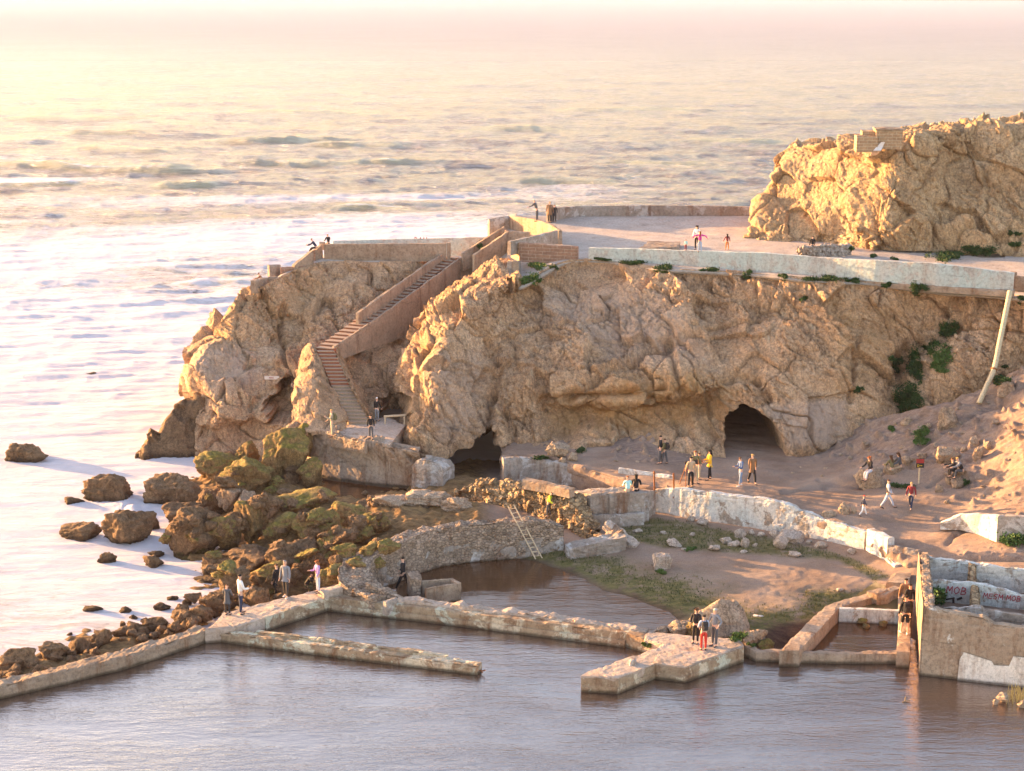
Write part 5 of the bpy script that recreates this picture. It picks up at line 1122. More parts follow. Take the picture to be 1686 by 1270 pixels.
big = [
 (284, 842, 104, 50, 'shore_rock', 'dark triple humped boulder in the foam just left of the headland foot', -.9, 0),
 (172, 836, 82, 46, 'shore_rock', 'dark rounded boulder with wet hollow standing in the surf, spray on its right', -.9, 0),
 (120, 836, 36, 15, 'shore_rock', 'low dark rock tail left of the rounded surf boulder', -.8, 0),
 (206, 906, 88, 58, 'shore_rock', 'broad dome shaped dark boulder in the surf below the spray', -.9, 0),
 (128, 894, 68, 28, 'shore_rock', 'low dark boulder left of the dome shaped surf boulder', -.8, 0),
 (250, 878, 24, 25, 'shore_rock', 'small round dark rock beside the dome shaped boulder', -.8, 0),
 (362, 800, 92, 46, 'mossy_rock', 'green topped boulder at the left foot of the headland', -.5, 0),
 (402, 818, 92, 58, 'mossy_rock', 'large rounded brown boulder against the headland foot', -.2, 0),
 (404, 770, 46, 42, 'mossy_rock', 'upright green streaked boulder under the headland wall', .2, 0),
 (470, 796, 78, 82, 'mossy_rock', 'tall cracked boulder with yellow green sunlit face left of the landing wall', 0., 0),
 (510, 806, 44, 50, 'mossy_rock', 'narrow boulder leaning against the broken landing wall', -.2, 0),
 (500, 748, 40, 46, 'mossy_rock', 'jagged sunlit rock step above the tall cracked boulder', 1.2, 0),
 (488, 722, 36, 26, 'tan_rock', 'jagged sunlit rock at the left end of the landing kerb', 1.9, 0),
 (318, 918, 98, 72, 'shore_rock', 'large brown boulder at the water edge with a split top', -.7, 0),
 (300, 872, 70, 38, 'shore_rock', 'brown boulder behind the large split boulder', -.6, 0),
 (362, 905, 74, 52, 'mossy_rock', 'boulder with golden green left side above the low shelf rock', -.3, 0),
 (345, 850, 62, 38, 'shore_rock', 'dark flat boulder in the gap of foam under the headland', -.4, 0),
 (378, 842, 46, 44, 'tan_rock', 'upright slab boulder with bright golden face', 0., 0),
 (408, 846, 40, 36, 'tan_rock', 'second golden faced slab boulder to the right', 0., 0),
 (412, 892, 56, 62, 'mossy_rock', 'tall boulder with glowing left edge in the middle of the rock bank', .0, 0),
 (440, 860, 50, 40, 'shore_rock', 'brown boulder under the tall cracked one', .1, 0),
 (500, 850, 110, 38, 'mossy_rock', 'long orange brown ledge rock in front of the inlet', .2, 0),
 (466, 896, 66, 46, 'mossy_rock', 'round green topped boulder in the centre of the rock bank', .1, 0),
 (522, 900, 92, 52, 'mossy_rock', 'wide mossy boulder right of the round green one', .2, 0),
 (570, 872, 70, 42, 'mossy_rock', 'boulder with a slanting bright moss stripe', .5, 0),
 (616, 882, 56, 34, 'mossy_rock', 'brown boulder touching the outside of the curved wall', .7, 0),
 (548, 928, 66, 48, 'mossy_rock', 'fully green boulder just left of the curved wall foot', .1, 0),
 (590, 900, 44, 36, 'mossy_rock', 'small round boulder wedged behind the green one', .4, 0),
 (640, 846, 80, 26, 'tan_rock', 'flat pale ledge right of the brown inlet', .8, 0),
 (700, 842, 96, 26, 'tan_rock', 'long pale rubble ledge below the masonry block', .9, 0),
 (752, 846, 56, 24, 'tan_rock', 'pale rubble ledge left of the rubble wall', .9, 0),
 (400, 946, 112, 36, 'shore_rock', 'long low shelf rock at the edge of the foam', -.5, 0),
 (352, 944, 42, 30, 'shore_rock', 'small dark rock left of the shelf rock', -.7, 0),
 (470, 942, 74, 40, 'shore_rock', 'brown boulder behind the couple on the walkway', -.1, 0),
 (515, 950, 50, 36, 'shore_rock', 'brown boulder behind the crouching figure', .1, 0),
 (574, 958, 44, 56, 'mossy_rock', 'boulder leaning on the golden end of the curved wall', .4, 0),
 (175, 930, 32, 18, 'shore_rock', 'lone pointed rock in the foam below the dome boulder', -.7, 0),
 (250, 938, 36, 20, 'shore_rock', 'lone brown rock in the foam, right of the pointed one', -.7, 0),
 (255, 920, 28, 9, 'shore_rock', 'flat rock barely above the foam', -.7, 0),
 (345, 963, 60, 9, 'shore_rock', 'long thin rock awash in the foam', -.7, 0),
 (384, 990, 56, 44, 'shore_rock', 'large boulder directly behind the man in the white top', -.4, 0),
 (436, 975, 54, 34, 'shore_rock', 'boulder between the walkway couple and the man in white', -.2, 0),
 (420, 1000, 50, 30, 'shore_rock', 'boulder touching the walkway edge right of the man in white', 0., 0),
 (352, 1012, 54, 34, 'shore_rock', 'boulder left of the man in the dark jacket', -.4, 0),
 (330, 1024, 44, 22, 'shore_rock', 'low boulder at the corner where the narrow walkway starts', -.4, 0),
 (470, 972, 44, 30, 'shore_rock', 'boulder behind the legs of the walkway couple', 0., 0),
 (545, 972, 50, 30, 'mossy_rock', 'boulder right of the woman in the purple top', .3, 0),
 (40, 768, 76, 32, 'shore_rock', 'flat topped dark rock in the sea at the left edge', -.9, 0),
 (146, 620, 24, 5, 'shore_rock', 'tiny rock awash far out in the white foam', -.7, 0),
 (28, 1108, 62, 34, 'shore_rock', 'big brown boulder at the lower left edge above the narrow walkway', -.5, 0),
 (88, 1092, 50, 28, 'shore_rock', 'second big brown boulder from the left edge', -.5, 0),
 (128, 1078, 38, 24, 'shore_rock', 'upright brown boulder along the narrow walkway', -.5, 0),
 (165, 1068, 34, 28, 'shore_rock', 'tall brown boulder near the middle of the narrow walkway', -.5, 0),
 (205, 1052, 44, 18, 'shore_rock', 'long brown boulder beside white pebbles', -.5, 0),
 (252, 1040, 46, 20, 'shore_rock', 'broad brown boulder by the right half of the narrow walkway', -.5, 0),
 (300, 1030, 44, 20, 'shore_rock', 'brown boulder close to the walkway corner', -.5, 0),
 (150, 1012, 36, 12, 'shore_rock', 'flat wedge rock in the foam', -.7, 0), (205, 1014, 20, 12, 'shore_rock', 'round rock in the foam right of the wedge rock', -.7, 0),
 (266, 1010, 28, 14, 'shore_rock', 'flat topped rock in the foam', -.7, 0), (282, 992, 22, 9, 'shore_rock', 'small rock at the tip of the breaking foam', -.7, 0),
]
for i, (u, vb, w_, h_, mat, lab, z, _) in enumerate(big):
    boulder(u, vb, w_, h_, mat, lab, z, seed=100+i, depth=.85, sub=5 if w_ > 40 else 4)
# cobbles along the narrow walkway: a handful of shapes, copied
protos = []
for k in range(7):
    V, fs = unit_rock(4, 900+k, rough=.12); me = bpy.data.meshes.new('cobble'); setmesh(me, V, fs, True); me.materials.append(MATS['shore_rock' if k < 5 else 'tan_rock']); protos.append(me)
def cobble(p, s, zs=.7, mesh=None, label='brown cobble among many in the rough bank beside the walkway', group='cobbles along the sea wall', cat='rock'):
    o = bpy.data.objects.new('cobble', mesh or rnd.choice(protos[:5])); COL.objects.link(o)
    o.location = tuple(p); o.scale = (s*rnd.uniform(.8, 1.25), s*rnd.uniform(.8, 1.2), s*zs*rnd.uniform(.8, 1.2)); o.rotation_euler = (rnd.uniform(-.3, .3), rnd.uniform(-.3, .3), rnd.uniform(0, 6.28))
    return props(o, label, cat, group)
for k in range(105):
    t = rnd.random(); u = -20+t*380; base = 1136-t*112
    off = abs(rnd.gauss(0, 1))*(16+10*(1-t)); v = base-6-off
    cobble(P(u, v, -.25+rnd.uniform(-.1, .2)-.010*off), rnd.uniform(.16, .44)*(1 if off < 30 else .7))
for k in range(40):
    u = rnd.uniform(300, 560); v = 1015-(u-330)*.19-rnd.uniform(8, 46)
    cobble(P(u, v, -.35+rnd.uniform(-.15, .35)), rnd.uniform(.18, .45), label='brown cobble in the rough bank behind the broad walkway', group='cobbles behind the broad walkway')
mid = []
for k in range(6):
    V, fs = unit_rock(5, 950+k, rough=.15); me = bpy.data.meshes.new('shore_boulder'); setmesh(me, V, fs, True); me.materials.append(MATS['shore_rock' if k % 2 else 'mossy_rock']); mid.append(me)
for k in range(85):
    u = rnd.uniform(270, 650) if k < 60 else rnd.uniform(340, 600); v = rnd.uniform(775, 930) if k < 60 else rnd.uniform(930, 985)
    if u < 330 and v > 800: v = rnd.uniform(850, 925)
    if k >= 60 and v > 1016-(u-330)*.19-18: continue
    if 500 < u < 660 and v < 835: continue
    g_, _ = ground(u, v, -.3); s_ = rnd.uniform(.35, .8)
    o = bpy.data.objects.new('shore_boulder', mid[k % 6]); COL.objects.link(o); o.location = (g_[0], g_[1]+.2, max(g_[2], -.7)+s_*.1)
    o.scale = (s_*rnd.uniform(.8, 1.4), s_*rnd.uniform(.8, 1.2), s_*rnd.uniform(.5, .85)); o.rotation_euler = (rnd.uniform(-.35, .35), rnd.uniform(-.35, .35), rnd.uniform(0, 6.28))
    props(o, 'jagged brown rock jumbled among the larger shore boulders', 'rock', 'jagged rocks of the shore bank')
for k in range(60):
    u = rnd.uniform(330, 640); v = rnd.uniform(810, 930)
    if u < 380 and v > 880: continue
    g_, _ = ground(u, v, .2)
    cobble(Vector(g_)+Vector((0, .1, 0)), rnd.uniform(.15, .5), label='brown stone wedged between the mossy boulders of the shore bank', group='stones between the mossy boulders')
# stones in the yard and on the path
yard_st = [(1138, 860, 16, 9), (1157, 865, 20, 10), (1219, 886, 20, 14), (1237, 881, 12, 8), (1196, 896, 20, 10), (1209, 901, 22, 8), (1227, 902, 16, 15), (1176, 908, 20, 9), (1111, 901, 26, 12), (1140, 883, 10, 5), (1305, 896, 46, 17), (1277, 886, 20, 12), (1353, 904, 22, 11), (1403, 913, 16, 9), (1310, 918, 22, 8), (1050, 878, 18, 6), (1254, 884, 14, 7), (1243, 901, 10, 6), (1333, 897, 12, 7), (1092, 880, 12, 5), (1225, 912, 14, 5), (1128, 908, 12, 5), (1385, 975, 14, 5), (1075, 932, 8, 4)]
for i, (u, v, w_, h_) in enumerate(yard_st):
    boulder(u, v, w_, h_, 'pale_stone', 'pale angular stone scattered on the yard ground below the long white wall', None, 'stone', seed=300+i, sub=4, sink=.3)
boulder(1286, 906, 26, 22, 'pale_stone', 'upright stone with a bright golden side by the white pillar stub', None, 'stone', seed=333, sub=4)
tan_st = [(1432, 804, 50, 30, 'large flat topped boulder a woman sits on, golden at its left end'), (1391, 847, 20, 18, 'small golden boulder left of the child in the red cap'), (1473, 782, 34, 18, 'pale boulder under the two seated people'), (1497, 768, 28, 16, 'pale boulder right of the two seated people'),
 (1563, 764, 42, 24, 'long pale boulder above the seated pair'), (1583, 790, 28, 16, 'upper stone of the pile under the seated pair'), (1578, 805, 24, 16, 'lower stone of the pile under the seated pair'), (1564, 798, 14, 16, 'left stone of the pile under the seated pair'), (1547, 812, 14, 14, 'golden small boulder left below the pile of stones'),
 (1605, 736, 18, 16, 'oval boulder high on the slope'), (1631, 742, 18, 14, 'pale boulder right of the oval one on the slope'), (1613, 758, 22, 20, 'slanting pale boulder below the oval one'), (1562, 711, 34, 38, 'tall angular boulder at the cliff foot'), (1659, 652, 30, 26, 'oval boulder right of the drain pipe foot'), (1494, 700, 20, 12, 'flat pale boulder at the foot of the gully'),
 (918, 754, 42, 24, 'round pale boulder on the ledge above the retaining wall'), (943, 760, 18, 14, 'smaller boulder right of the round one above the retaining wall'), (926, 762, 14, 8, 'smallest boulder in front of the round one'), (1365, 851, 26, 9, 'low rubble lump behind the long white wall'), (1406, 846, 10, 12, 'broken block on top of the long white wall'),
 (1530, 705, 12, 8, 'small stone below the dark shrubs'), (1520, 755, 16, 8, 'small pale stone behind the warning sign'), (1560, 830, 10, 6, 'small stone on the sunlit path'), (1640, 700, 14, 8, 'small stone near the right edge of the slope'), (1588, 745, 12, 8, 'small stone right of the seated pair')]
for i, (u, v, w_, h_, lab) in enumerate(tan_st):
    boulder(u, v, w_, h_, 'tan_rock', lab, None, 'boulder', seed=400+i, sub=5 if w_ > 24 else 4, sink=.25, depth=.8)
boulder(1598, 236, 30, 26, 'hill_rock', 'loose boulder on the crest of the rocky hill', None, seed=480)
boulder(1580, 232, 22, 12, 'hill_rock', 'flat boulder left of the loose one on the hill crest', None, seed=481)
# scree below the cliff: small stones on the slope
for k in range(90):
    if k < 45: u = rnd.uniform(1300, 1680); v = 745-(u-1300)*.22+rnd.uniform(-15, 55)
    elif k < 62: u = rnd.uniform(1000, 1200); v = rnd.uniform(735, 768)
    else: u = rnd.uniform(1480, 1686); v = rnd.uniform(690, 830)
    h_ = hit(u, v)
    if h_ and h_[1].z*(1 if h_[1].z > 0 else -1) > .3: cobble(h_[0], rnd.uniform(.05, .17), .7, protos[5+k % 2], 'small tan stone in the scree of the dirt slope', 'small stones in the scree')
# hull-shaped big rocks
def hull_rock(name, pts, mat, label, seed, amp=.15, res=.16, extra=True):
    bm = bmesh.new()
    for p in pts: bm.verts.new(tuple(p))
    r = bmesh.ops.convex_hull(bm, input=bm.verts[:])
    bmesh.ops.delete(bm, geom=[g for g in r['geom_interior'] if isinstance(g, bmesh.types.BMVert)], context='VERTS')
    bmesh.ops.triangulate(bm, faces=bm.faces[:])
    for _ in range(8):
        ed = [e for e in bm.edges if e.calc_length() > res]
        if not ed: break
        bmesh.ops.subdivide_edges(bm, edges=ed, cuts=1); bmesh.ops.triangulate(bm, faces=[f for f in bm.faces if len(f.verts) > 3])
    for _ in range(6): bmesh.ops.smooth_vert(bm, verts=bm.verts, factor=.5, use_axis_x=True, use_axis_y=True, use_axis_z=True)
    bm.normal_update(); co = np.array([v.co for v in bm.verts]); no = np.array([v.normal for v in bm.verts])
    co = co+no*(rock_disp(co, 1.3, amp, seed))[:, None]
    for v, c in zip(bm.verts, co): v.co = c
    REG.append(BVHTree.FromBMesh(bm))
    return bmobj(name, bm, mat, smoothf=True, label=label, cat='rock')
b_ = P(270, 770, -1.2); Yb_ = b_[1]
hull_rock('sea_stack', [P(214, 770, -1.2), P(335, 772, -1.2), P(230, 764, -.8), Q(262, 715, Yb_+1.5), Q(292, 670, Yb_+2.5), Q(318, 652, Yb_+3.5), Q(334, 655, Yb_+3.), Q(345, 700, Yb_+2), P(260, 770, -1.2)+np.array([0, 5, 0]), P(330, 770, -1.2)+np.array([0, 6, 0])], 'shore_rock', 'tall dark wedge of rock sloping into the sea at the left foot of the headland', 5, .3)
hull_rock('big_rock', [P(1160, 1052, 0), P(1238, 1050, 0), P(1110, 1040, 0), Q(1190, 984, P(1190, 1045, 0)[1]+.6), Q(1205, 983, P(1190, 1045, 0)[1]+.8), Q(1222, 1003, P(1190, 1045, 0)[1]+.5), Q(1165, 996, P(1190, 1045, 0)[1]+.9), Q(1130, 1020, P(1190, 1045, 0)[1]+.4), P(1200, 1050, 0)+np.array([0, 2.2, 0]), P(1240, 1045, 0)+np.array([0, 1.6, 0])], 'tan_rock', 'big triangular rock with a golden left face behind the three people on the pier', 6, .12, .1)
for i, (u, v, w_, h_, lab) in enumerate([(1120, 1046, 44, 18, 'grey jagged rock at the left foot of the big triangular rock'), (1150, 1050, 40, 22, 'dark jagged rock behind the woman in black on the pier'), (1240, 1068, 50, 28, 'dark jagged rock at the right corner of the pier'), (1215, 1062, 30, 16, 'small mossy rock between the pier and the big rock'), (1090, 1044, 24, 10, 'small grey rock at the pond edge by the pier'), (1262, 1070, 30, 14, 'flat dark rock left of the small basin')]):
    boulder(u, v, w_, h_, 'tan_rock' if i % 2 == 0 else 'mossy_rock', lab, .05, seed=500+i, sink=.3, group='rocks round the pier end')
for i, (u, v, w_) in enumerate([(1405, 1018, 12), (1420, 1022, 18), (1440, 1020, 22), (1455, 1026, 14), (1428, 1030, 12), (1465, 1016, 12)]):
    boulder(u, v+6, w_, w_*.6, 'mossy_rock', 'mossy stone lying in the water of the small basin', .05, 'stone', seed=520+i, sub=4, group='stones in the small basin')
for i, (u, v, w_) in enumerate([(1652, 1158, 22), (1684, 1166, 16), (1640, 1160, 10)]):
    boulder(u, v, w_, w_*.7, 'tan_rock', ('golden stone with dry stalks in the pool below the roofless building', 'small stone at the right edge of the pool', 'tiny stone left of the golden stone in the pool')[i], 0., 'stone', seed=540+i, sub=4)

# ============================================================ plants
plain('leaf_dark', (.035, .075, .02), .6, .5, 3); plain('leaf_mid', (.07, .13, .03), .6, .5, 3); plain('leaf_dry', (.45, .34, .12), .7, .3, 5); plain('stem', (.16, .11, .06))
def plant(u, v, w_, h_, label, mat='leaf_dark', n_=None, name='shrub', lf=.085, group='green plants on the cliffs', zdef=0., thick=.22):
    """leafy clump that follows the surface it grows on"""
    r = random.Random(int(u*7+v)); bm = bmesh.new(); bs_ = bmesh.new(); n_ = n_ or int(90+w_*h_*1.7); c0, nn0 = ground(u, v, zdef)
    cl = [(r.gauss(0, .42), r.gauss(0, .42), r.uniform(.3, .7)) for _ in range(max(5, int(w_*h_/60)))]
    for k in range(n_):
        a = r.choice(cl); uu_ = u+w_*.5*(a[0]+r.gauss(0, .2)*a[2]*1.6); vv_ = v+h_*.5*(a[1]+r.gauss(0, .2)*a[2]*1.6)
        if abs(uu_-u) > w_*.62 or abs(vv_-v) > h_*.62: continue
        g_ = hit(uu_, vv_)
        if g_ is None or (g_[0]-c0).length > 3.5: continue
        nn_ = g_[1]; nn_ = -nn_ if nn_.dot(Vector(ray(uu_, vv_))) > 0 else nn_
        p = g_[0]+nn_*r.uniform(.0, thick)*a[2]*1.5
        for q in range(3):
            d_ = Vector((r.gauss(0, 1), r.gauss(0, 1), r.gauss(.5, .8))).normalized(); s = d_.orthogonal().normalized(); s.rotate(Matrix.Rotation(r.uniform(0, 6.28), 3, d_)); L = lf*r.uniform(.6, 1.4)
            vs = [bm.verts.new(x) for x in (p, p+d_*L*.5+s*L*.3, p+d_*L, p+d_*L*.5-s*L*.3)]; bm.faces.new(vs)
        if k % 9 == 0: tube_bm(bs_, [g_[0]-nn_*.03, p], .012, 4)
    root = empty(name, tuple(c0), label, 'plant', group)
    bmobj('foliage', bm, mat, parent=root); bs_.free()
    return root
PL = [(1508, 600, 26, 60, 'tall dark shrub filling the cliff gully'), (1495, 660, 44, 64, 'dark shrub at the lower end of the cliff gully'), (1475, 598, 26, 24, 'small dark shrub left of the cliff gully'), (1548, 590, 40, 40, 'bright green shrub right of the cliff gully'), (1562, 540, 34, 30, 'dark shrub under the undercut footing'), (1530, 575, 26, 20, 'small green shrub between two larger gully shrubs'),
 (1516, 718, 30, 28, 'round green shrub on the scree below the gully'), (1468, 708, 14, 14, 'tiny shrub at the cliff foot left of the scree shrub'), (1413, 642, 12, 9, 'tiny plant on the bare cliff right of the tunnel'), (1325, 493, 14, 12, 'tiny plant on the cliff below the parapet middle'),
 (1355, 461, 66, 11, 'long strip of ground plants under the parapet, left of its sunlit part'), (1408, 464, 26, 9, 'short strip of ground plants under the parapet'), (1518, 474, 30, 15, 'plants hanging over the edge at the undercut footing'), (1465, 470, 24, 8, 'small strip of plants left of the hanging ones'),
 (1092, 444, 38, 14, 'plants at the cliff edge under the left part of the parapet'), (1045, 434, 50, 9, 'thin strip of plants under the left end of the parapet'), (1230, 455, 20, 13, 'small clump of plants on the cliff edge'), (1165, 446, 40, 7, 'thin plants on the cliff edge in the middle'), (1290, 456, 20, 9, 'clump of plants on the cliff edge right of the middle'), (990, 427, 30, 5, 'thin plants at the very left end of the parapet'),
 (884, 440, 36, 16, 'plants on the ledge right of the small pillar, upper clump'), (878, 461, 38, 18, 'plants on the ledge right of the small pillar, lower clump'), (910, 440, 14, 9, 'small plants by the side post'),
 (1610, 412, 70, 18, 'wide patch of plants at the foot of the rocky hill'), (1560, 425, 60, 18, 'patch of plants left of the wide one at the hill foot'), (1672, 386, 22, 10, 'small patch of plants at the right edge of the hill'), (1672, 404, 26, 10, 'lower small patch at the right edge of the hill'), (1440, 423, 18, 9, 'round plant at the right end of the low rubble wall'), (1403, 411, 16, 9, 'plant touching the low rubble wall'), (1474, 428, 14, 4, 'flat plant on the terrace by the parapet'),
 (1648, 628, 30, 14, 'green plants at the foot of the drain pipe'), (1680, 494, 16, 12, 'dark plant behind the top of the drain pipe'), (1655, 604, 12, 7, 'tiny plant right of the drain pipe'), (957, 742, 22, 10, 'low green plant at the cliff foot right of the round boulder'), (895, 755, 40, 6, 'thin green plants along the top of the retaining wall'),
 (790, 405, 14, 9, 'green plant growing on the upper stairs'), (1483, 802, 46, 8, 'low plants in the shade below the flat topped boulder'), (1594, 796, 14, 8, 'small plant right of the stone pile')]
for u, v, w_, h_, lab in PL: plant(u, v, w_, h_, lab, 'leaf_mid' if ('bright' in lab or 'right of the small pillar' in lab or 'scree' in lab) else 'leaf_dark', thick=.3 if h_ > 14 else .15)
plant(1665, 890, 54, 26, 'leafy yellow green bushes in front of the grey wall at the right edge', 'leaf_mid', 700, 'bush', .13, 'bushes by the ruins', thick=.5)
plant(1546, 984, 26, 28, 'leafy green bush growing inside the roofless building', 'leaf_mid', 500, 'bush', .12, 'bushes by the ruins', thick=.5)
for u, v, w_, h_, lab in ((1090, 943, 30, 7, 'grass tuft at the foot of the white stone cube'), (1215, 1048, 30, 18, 'green growth on the right side of the big triangular rock'), (1140, 905, 20, 6, 'green tuft among the yard stones'), (1240, 1062, 16, 8, 'green tuft at the corner of the pier'), (1065, 1062, 14, 8, 'moss tuft at the sunlit notch of the basin wall')):
    plant(u, v, w_, h_, lab, 'leaf_mid', None, 'grass_tuft', .07, 'tufts on the low ground', thick=.12)
# reeds in the pool at the right edge
rt = empty('reeds', tuple(P(1670, 1150, 0)), 'golden dry reeds standing in the water below the roofless building', 'plant')
bm = bmesh.new(); r = random.Random(5)
for k in range(90):
    p = Vector(P(r.gauss(1674, 10), r.uniform(1138, 1160), 0)); d_ = Vector((r.gauss(0, .15), r.gauss(0, .1), 1)).normalized(); L = r.uniform(.2, .5); s = Vector((.012, 0, 0))
    bm.faces.new([bm.verts.new(x) for x in (p-s, p+s, p+d_*L+s*.3, p+d_*L-s*.3)])
bmobj('blades', bm, 'leaf_dry', parent=rt)
bm = bmesh.new(); tube_bm(bm, [P(1490, 1158, -.05), P(1491, 1148, .1)], .03, 5); tube_bm(bm, [P(1486, 1156, .02), P(1498, 1153, .06)], .025, 5)
bmobj('driftwood', bm, 'stem', label='small dark stick poking out of the pool at the lower right', cat='stick')
# grass of the pond bank: countless blades in one object
bm = bmesh.new(); r = random.Random(11); cnt = 0
for k in range(26000):
    x = r.uniform(P(860, 950, .2)[0], P(1480, 950, .2)[0]); y = r.uniform(68, 98)
    i = int((x+33)/.09); j = int((y-54)/.09)
    if not (0 <= i < gx.shape[0] and 0 <= j < gx.shape[1]): continue
    if grass[i, j]*(.4+.9*float(mud[i, j] < .3)) < r.uniform(.25, 1.): continue
    z_ = gz[i, j]; p = Vector((x, y, z_)); 
    for q in range(3):
        a = r.uniform(0, 6.28); d_ = Vector((cos(a)*.5, sin(a)*.5, 1)); L = r.uniform(.05, .13); s = Vector((-sin(a), cos(a), 0))*.016
        bm.faces.new([bm.verts.new(t) for t in (p-s, p+s, p+d_*L)])
n = NB('grass_blades'); n.fin(n.ramp(n.noise(1.2, 5), [(.35, (.055, .065, .022)), (.55, (.11, .11, .035)), (.7, (.24, .19, .075))]), .7)
props(bmobj('grass', bm, 'grass_blades'), 'green and straw coloured grass along the muddy pond bank', 'grass', kind='stuff')

# ============================================================ people
CL = dict(black=(.018, .017, .02), dark=(.04, .035, .035), navy=(.03, .04, .08), grey=(.22, .22, .24), dgrey=(.09, .09, .10), white=(.75, .72, .7), yellow=(.75, .42, .03), lime=(.62, .72, .06), red=(.55, .045, .03), maroon=(.22, .03, .035),
 magenta=(.62, .05, .30), purple=(.42, .26, .52), jeans=(.17, .24, .38), ljeans=(.45, .47, .55), brown=(.24, .13, .07), tan=(.45, .33, .22), olive=(.16, .14, .07), teal=(.42, .68, .68), orange=(.65, .2, .04), khaki=(.42, .35, .25), blue=(.10, .15, .28), lblue=(.35, .42, .55),
 hair_brown=(.10, .045, .02), hair_black=(.015, .012, .01), hair_blond=(.45, .27, .10), hair_grey=(.4, .38, .36), hair_red=(.28, .09, .03), skin_l=(.60, .36, .26), skin_m=(.40, .22, .14))
for k, c in CL.items(): plain('c_'+k, c, .8, .12, 20)
PEND = []
def skinobj(name, verts, edges, rad, mat, parent, roots=(0,), sub=1):
    me = bpy.data.meshes.new(name); me.from_pydata([tuple(v) for v in verts], edges, []); o = link(name, me, mat, parent)
    o.modifiers.new('k', 'SKIN').use_smooth_shade = True; m = o.modifiers.new('s', 'SUBSURF'); m.levels = m.render_levels = sub
    sv = me.skin_vertices[0].data
    for i, r_ in enumerate(rad): sv[i].radius = r_ if hasattr(r_, '__len__') else (r_, r_)
    for i in roots: sv[i].use_root = True
    PEND.append(o); return o
def person(u, vf, vh, label, yaw=0., top='dark', legs='black', hair='hair_brown', skin='skin_l', lean=0., thigh=(0, 0), knee=(0, 0), arm=(.05, .05), out=(.15, .15), elbow=(.25, .25), headp=0., sit=False, long_hair=False, hat=None, coat=0., shorts=False, pack=None, vest=None, pos=None, hmin=1.45, shoes='dark', bulk=1., look=0., hgt=None, twist=0.):
    if pos is None: g_, _ = ground(u, vf, 1.); p = Vector(g_)
    else: p = Vector(pos)
    d_ = (p-Vector((0, 0, H))).length
    h = hgt or min(1.92, max(hmin, (vf-vh)*d_/F*1.03))
    k = h/1.75
    root = empty('person', tuple(p), label, 'person', 'visitors at the ruins', rot=yaw)
    Vv = lambda *a: np.array(a, float)
    pel = Vv(0, 0, .93); L = dict()
    td = Vv(0, sin(lean), cos(lean)); rt_ = Vv(cos(twist), sin(twist), 0)
    waist = pel+td*.16; chest = pel+td*.36; sh = pel+td*.50; neck = pel+td*.56
    hd = Vv(sin(look)*.1, sin(lean*.6+headp), cos(lean*.6+headp)); hd /= np.linalg.norm(hd)
    hb = neck+hd*.05; hm = neck+hd*.15+Vv(0, .01, 0); ht = neck+hd*.235
    jo = {}
    for s, i in ((-1, 0), (1, 1)):
        hip = pel+Vv(s*.095, 0, -.04); a = thigh[i]; kn = hip+Vv(s*.02, sin(a), -cos(a))*.42; b = a-knee[i]
        an = kn+Vv(0, sin(b), -cos(b))*.40; f = b+pi/2 if abs(b) < .9 else b+pi/2
        toe = an+Vv(s*.02, .17, -.045 if b > -.6 else -.12)
        shd = sh+rt_*(s*.185*bulk)-Vv(0, 0, .015); a = arm[i]; o_ = out[i]
        u_ = Vv(s*sin(o_), sin(a)*cos(o_), -cos(a)*cos(o_)); el = shd+u_*.29; b = a+elbow[i]
        w_ = Vv(s*sin(o_)*.5-(s*.25 if elbow[i] > .8 and o_ < .8 else 0), sin(b)*cos(o_*.5), -cos(b)*cos(o_*.5)); w_ /= np.linalg.norm(w_); wr = el+w_*.25
        jo[i] = (hip, kn, an, toe, shd, el, wr, w_)
    # set down: lowest ankle (standing) or seat
    zmin = min(min(jo[i][2][2] for i in (0, 1))-.075, 9) if not sit else pel[2]-.115
    sh_ = Vv(0, 0, -zmin)
    T = lambda q: (np.asarray(q)+sh_)*k
    # body: torso, limbs and head as one skinned surface
    V = [pel, waist, chest, sh, neck, hb, hm, ht]; E_ = [(0, 1), (1, 2), (2, 3), (3, 4), (4, 5), (5, 6), (6, 7)]
    R_ = [(.125*bulk, .095), (.11*bulk, .085), (.13*bulk, .095), (.10, .07), .052, .06, .088, .062]; roots = [0]
    for i in (0, 1):
        hip, kn, an, toe, shd, el, wr, w_ = jo[i]; n0 = len(V)
        V += [hip, kn, an, toe]; R_ += [.078*bulk, .055, .038, .032]; E_ += [(0, n0), (n0, n0+1), (n0+1, n0+2), (n0+2, n0+3)]
        n0 = len(V); V += [shd, el, wr, wr+w_*.06]; R_ += [.05*bulk, .038, .026, (.034, .018)]; E_ += [(3, n0), (n0, n0+1), (n0+1, n0+2), (n0+2, n0+3)]
        s = (-1, 1)[i]; side = np.cross(w_, Vv(s, 0, 0)); side = side/(np.linalg.norm(side)+1e-6); pal = wr+w_*.07
        for q, (o_, ln) in enumerate(((-.028, .062), (-.009, .07), (.010, .066), (.028, .052))):   # four fingers, slightly curled
            b0_ = pal+side*o_; c_ = np.cross(side, w_)*s
            n0 = len(V); V += [b0_, b0_+w_*ln*.55+c_*.006, b0_+w_*ln*.95+c_*.022]; R_ += [.010, .009, .007]; E_ += [(n0, n0+1), (n0+1, n0+2)]; roots.append(n0)
        n0 = len(V); t0 = wr+w_*.03-side*.03; V += [t0, t0-side*.022+w_*.03, t0-side*.026+w_*.055]; R_ += [.012, .010, .008]; E_ += [(n0, n0+1), (n0+1, n0+2)]; roots.append(n0)
    fwd = np.cross(hd, Vv(1, 0, 0)); fwd = -fwd if fwd[1] < 0 else fwd
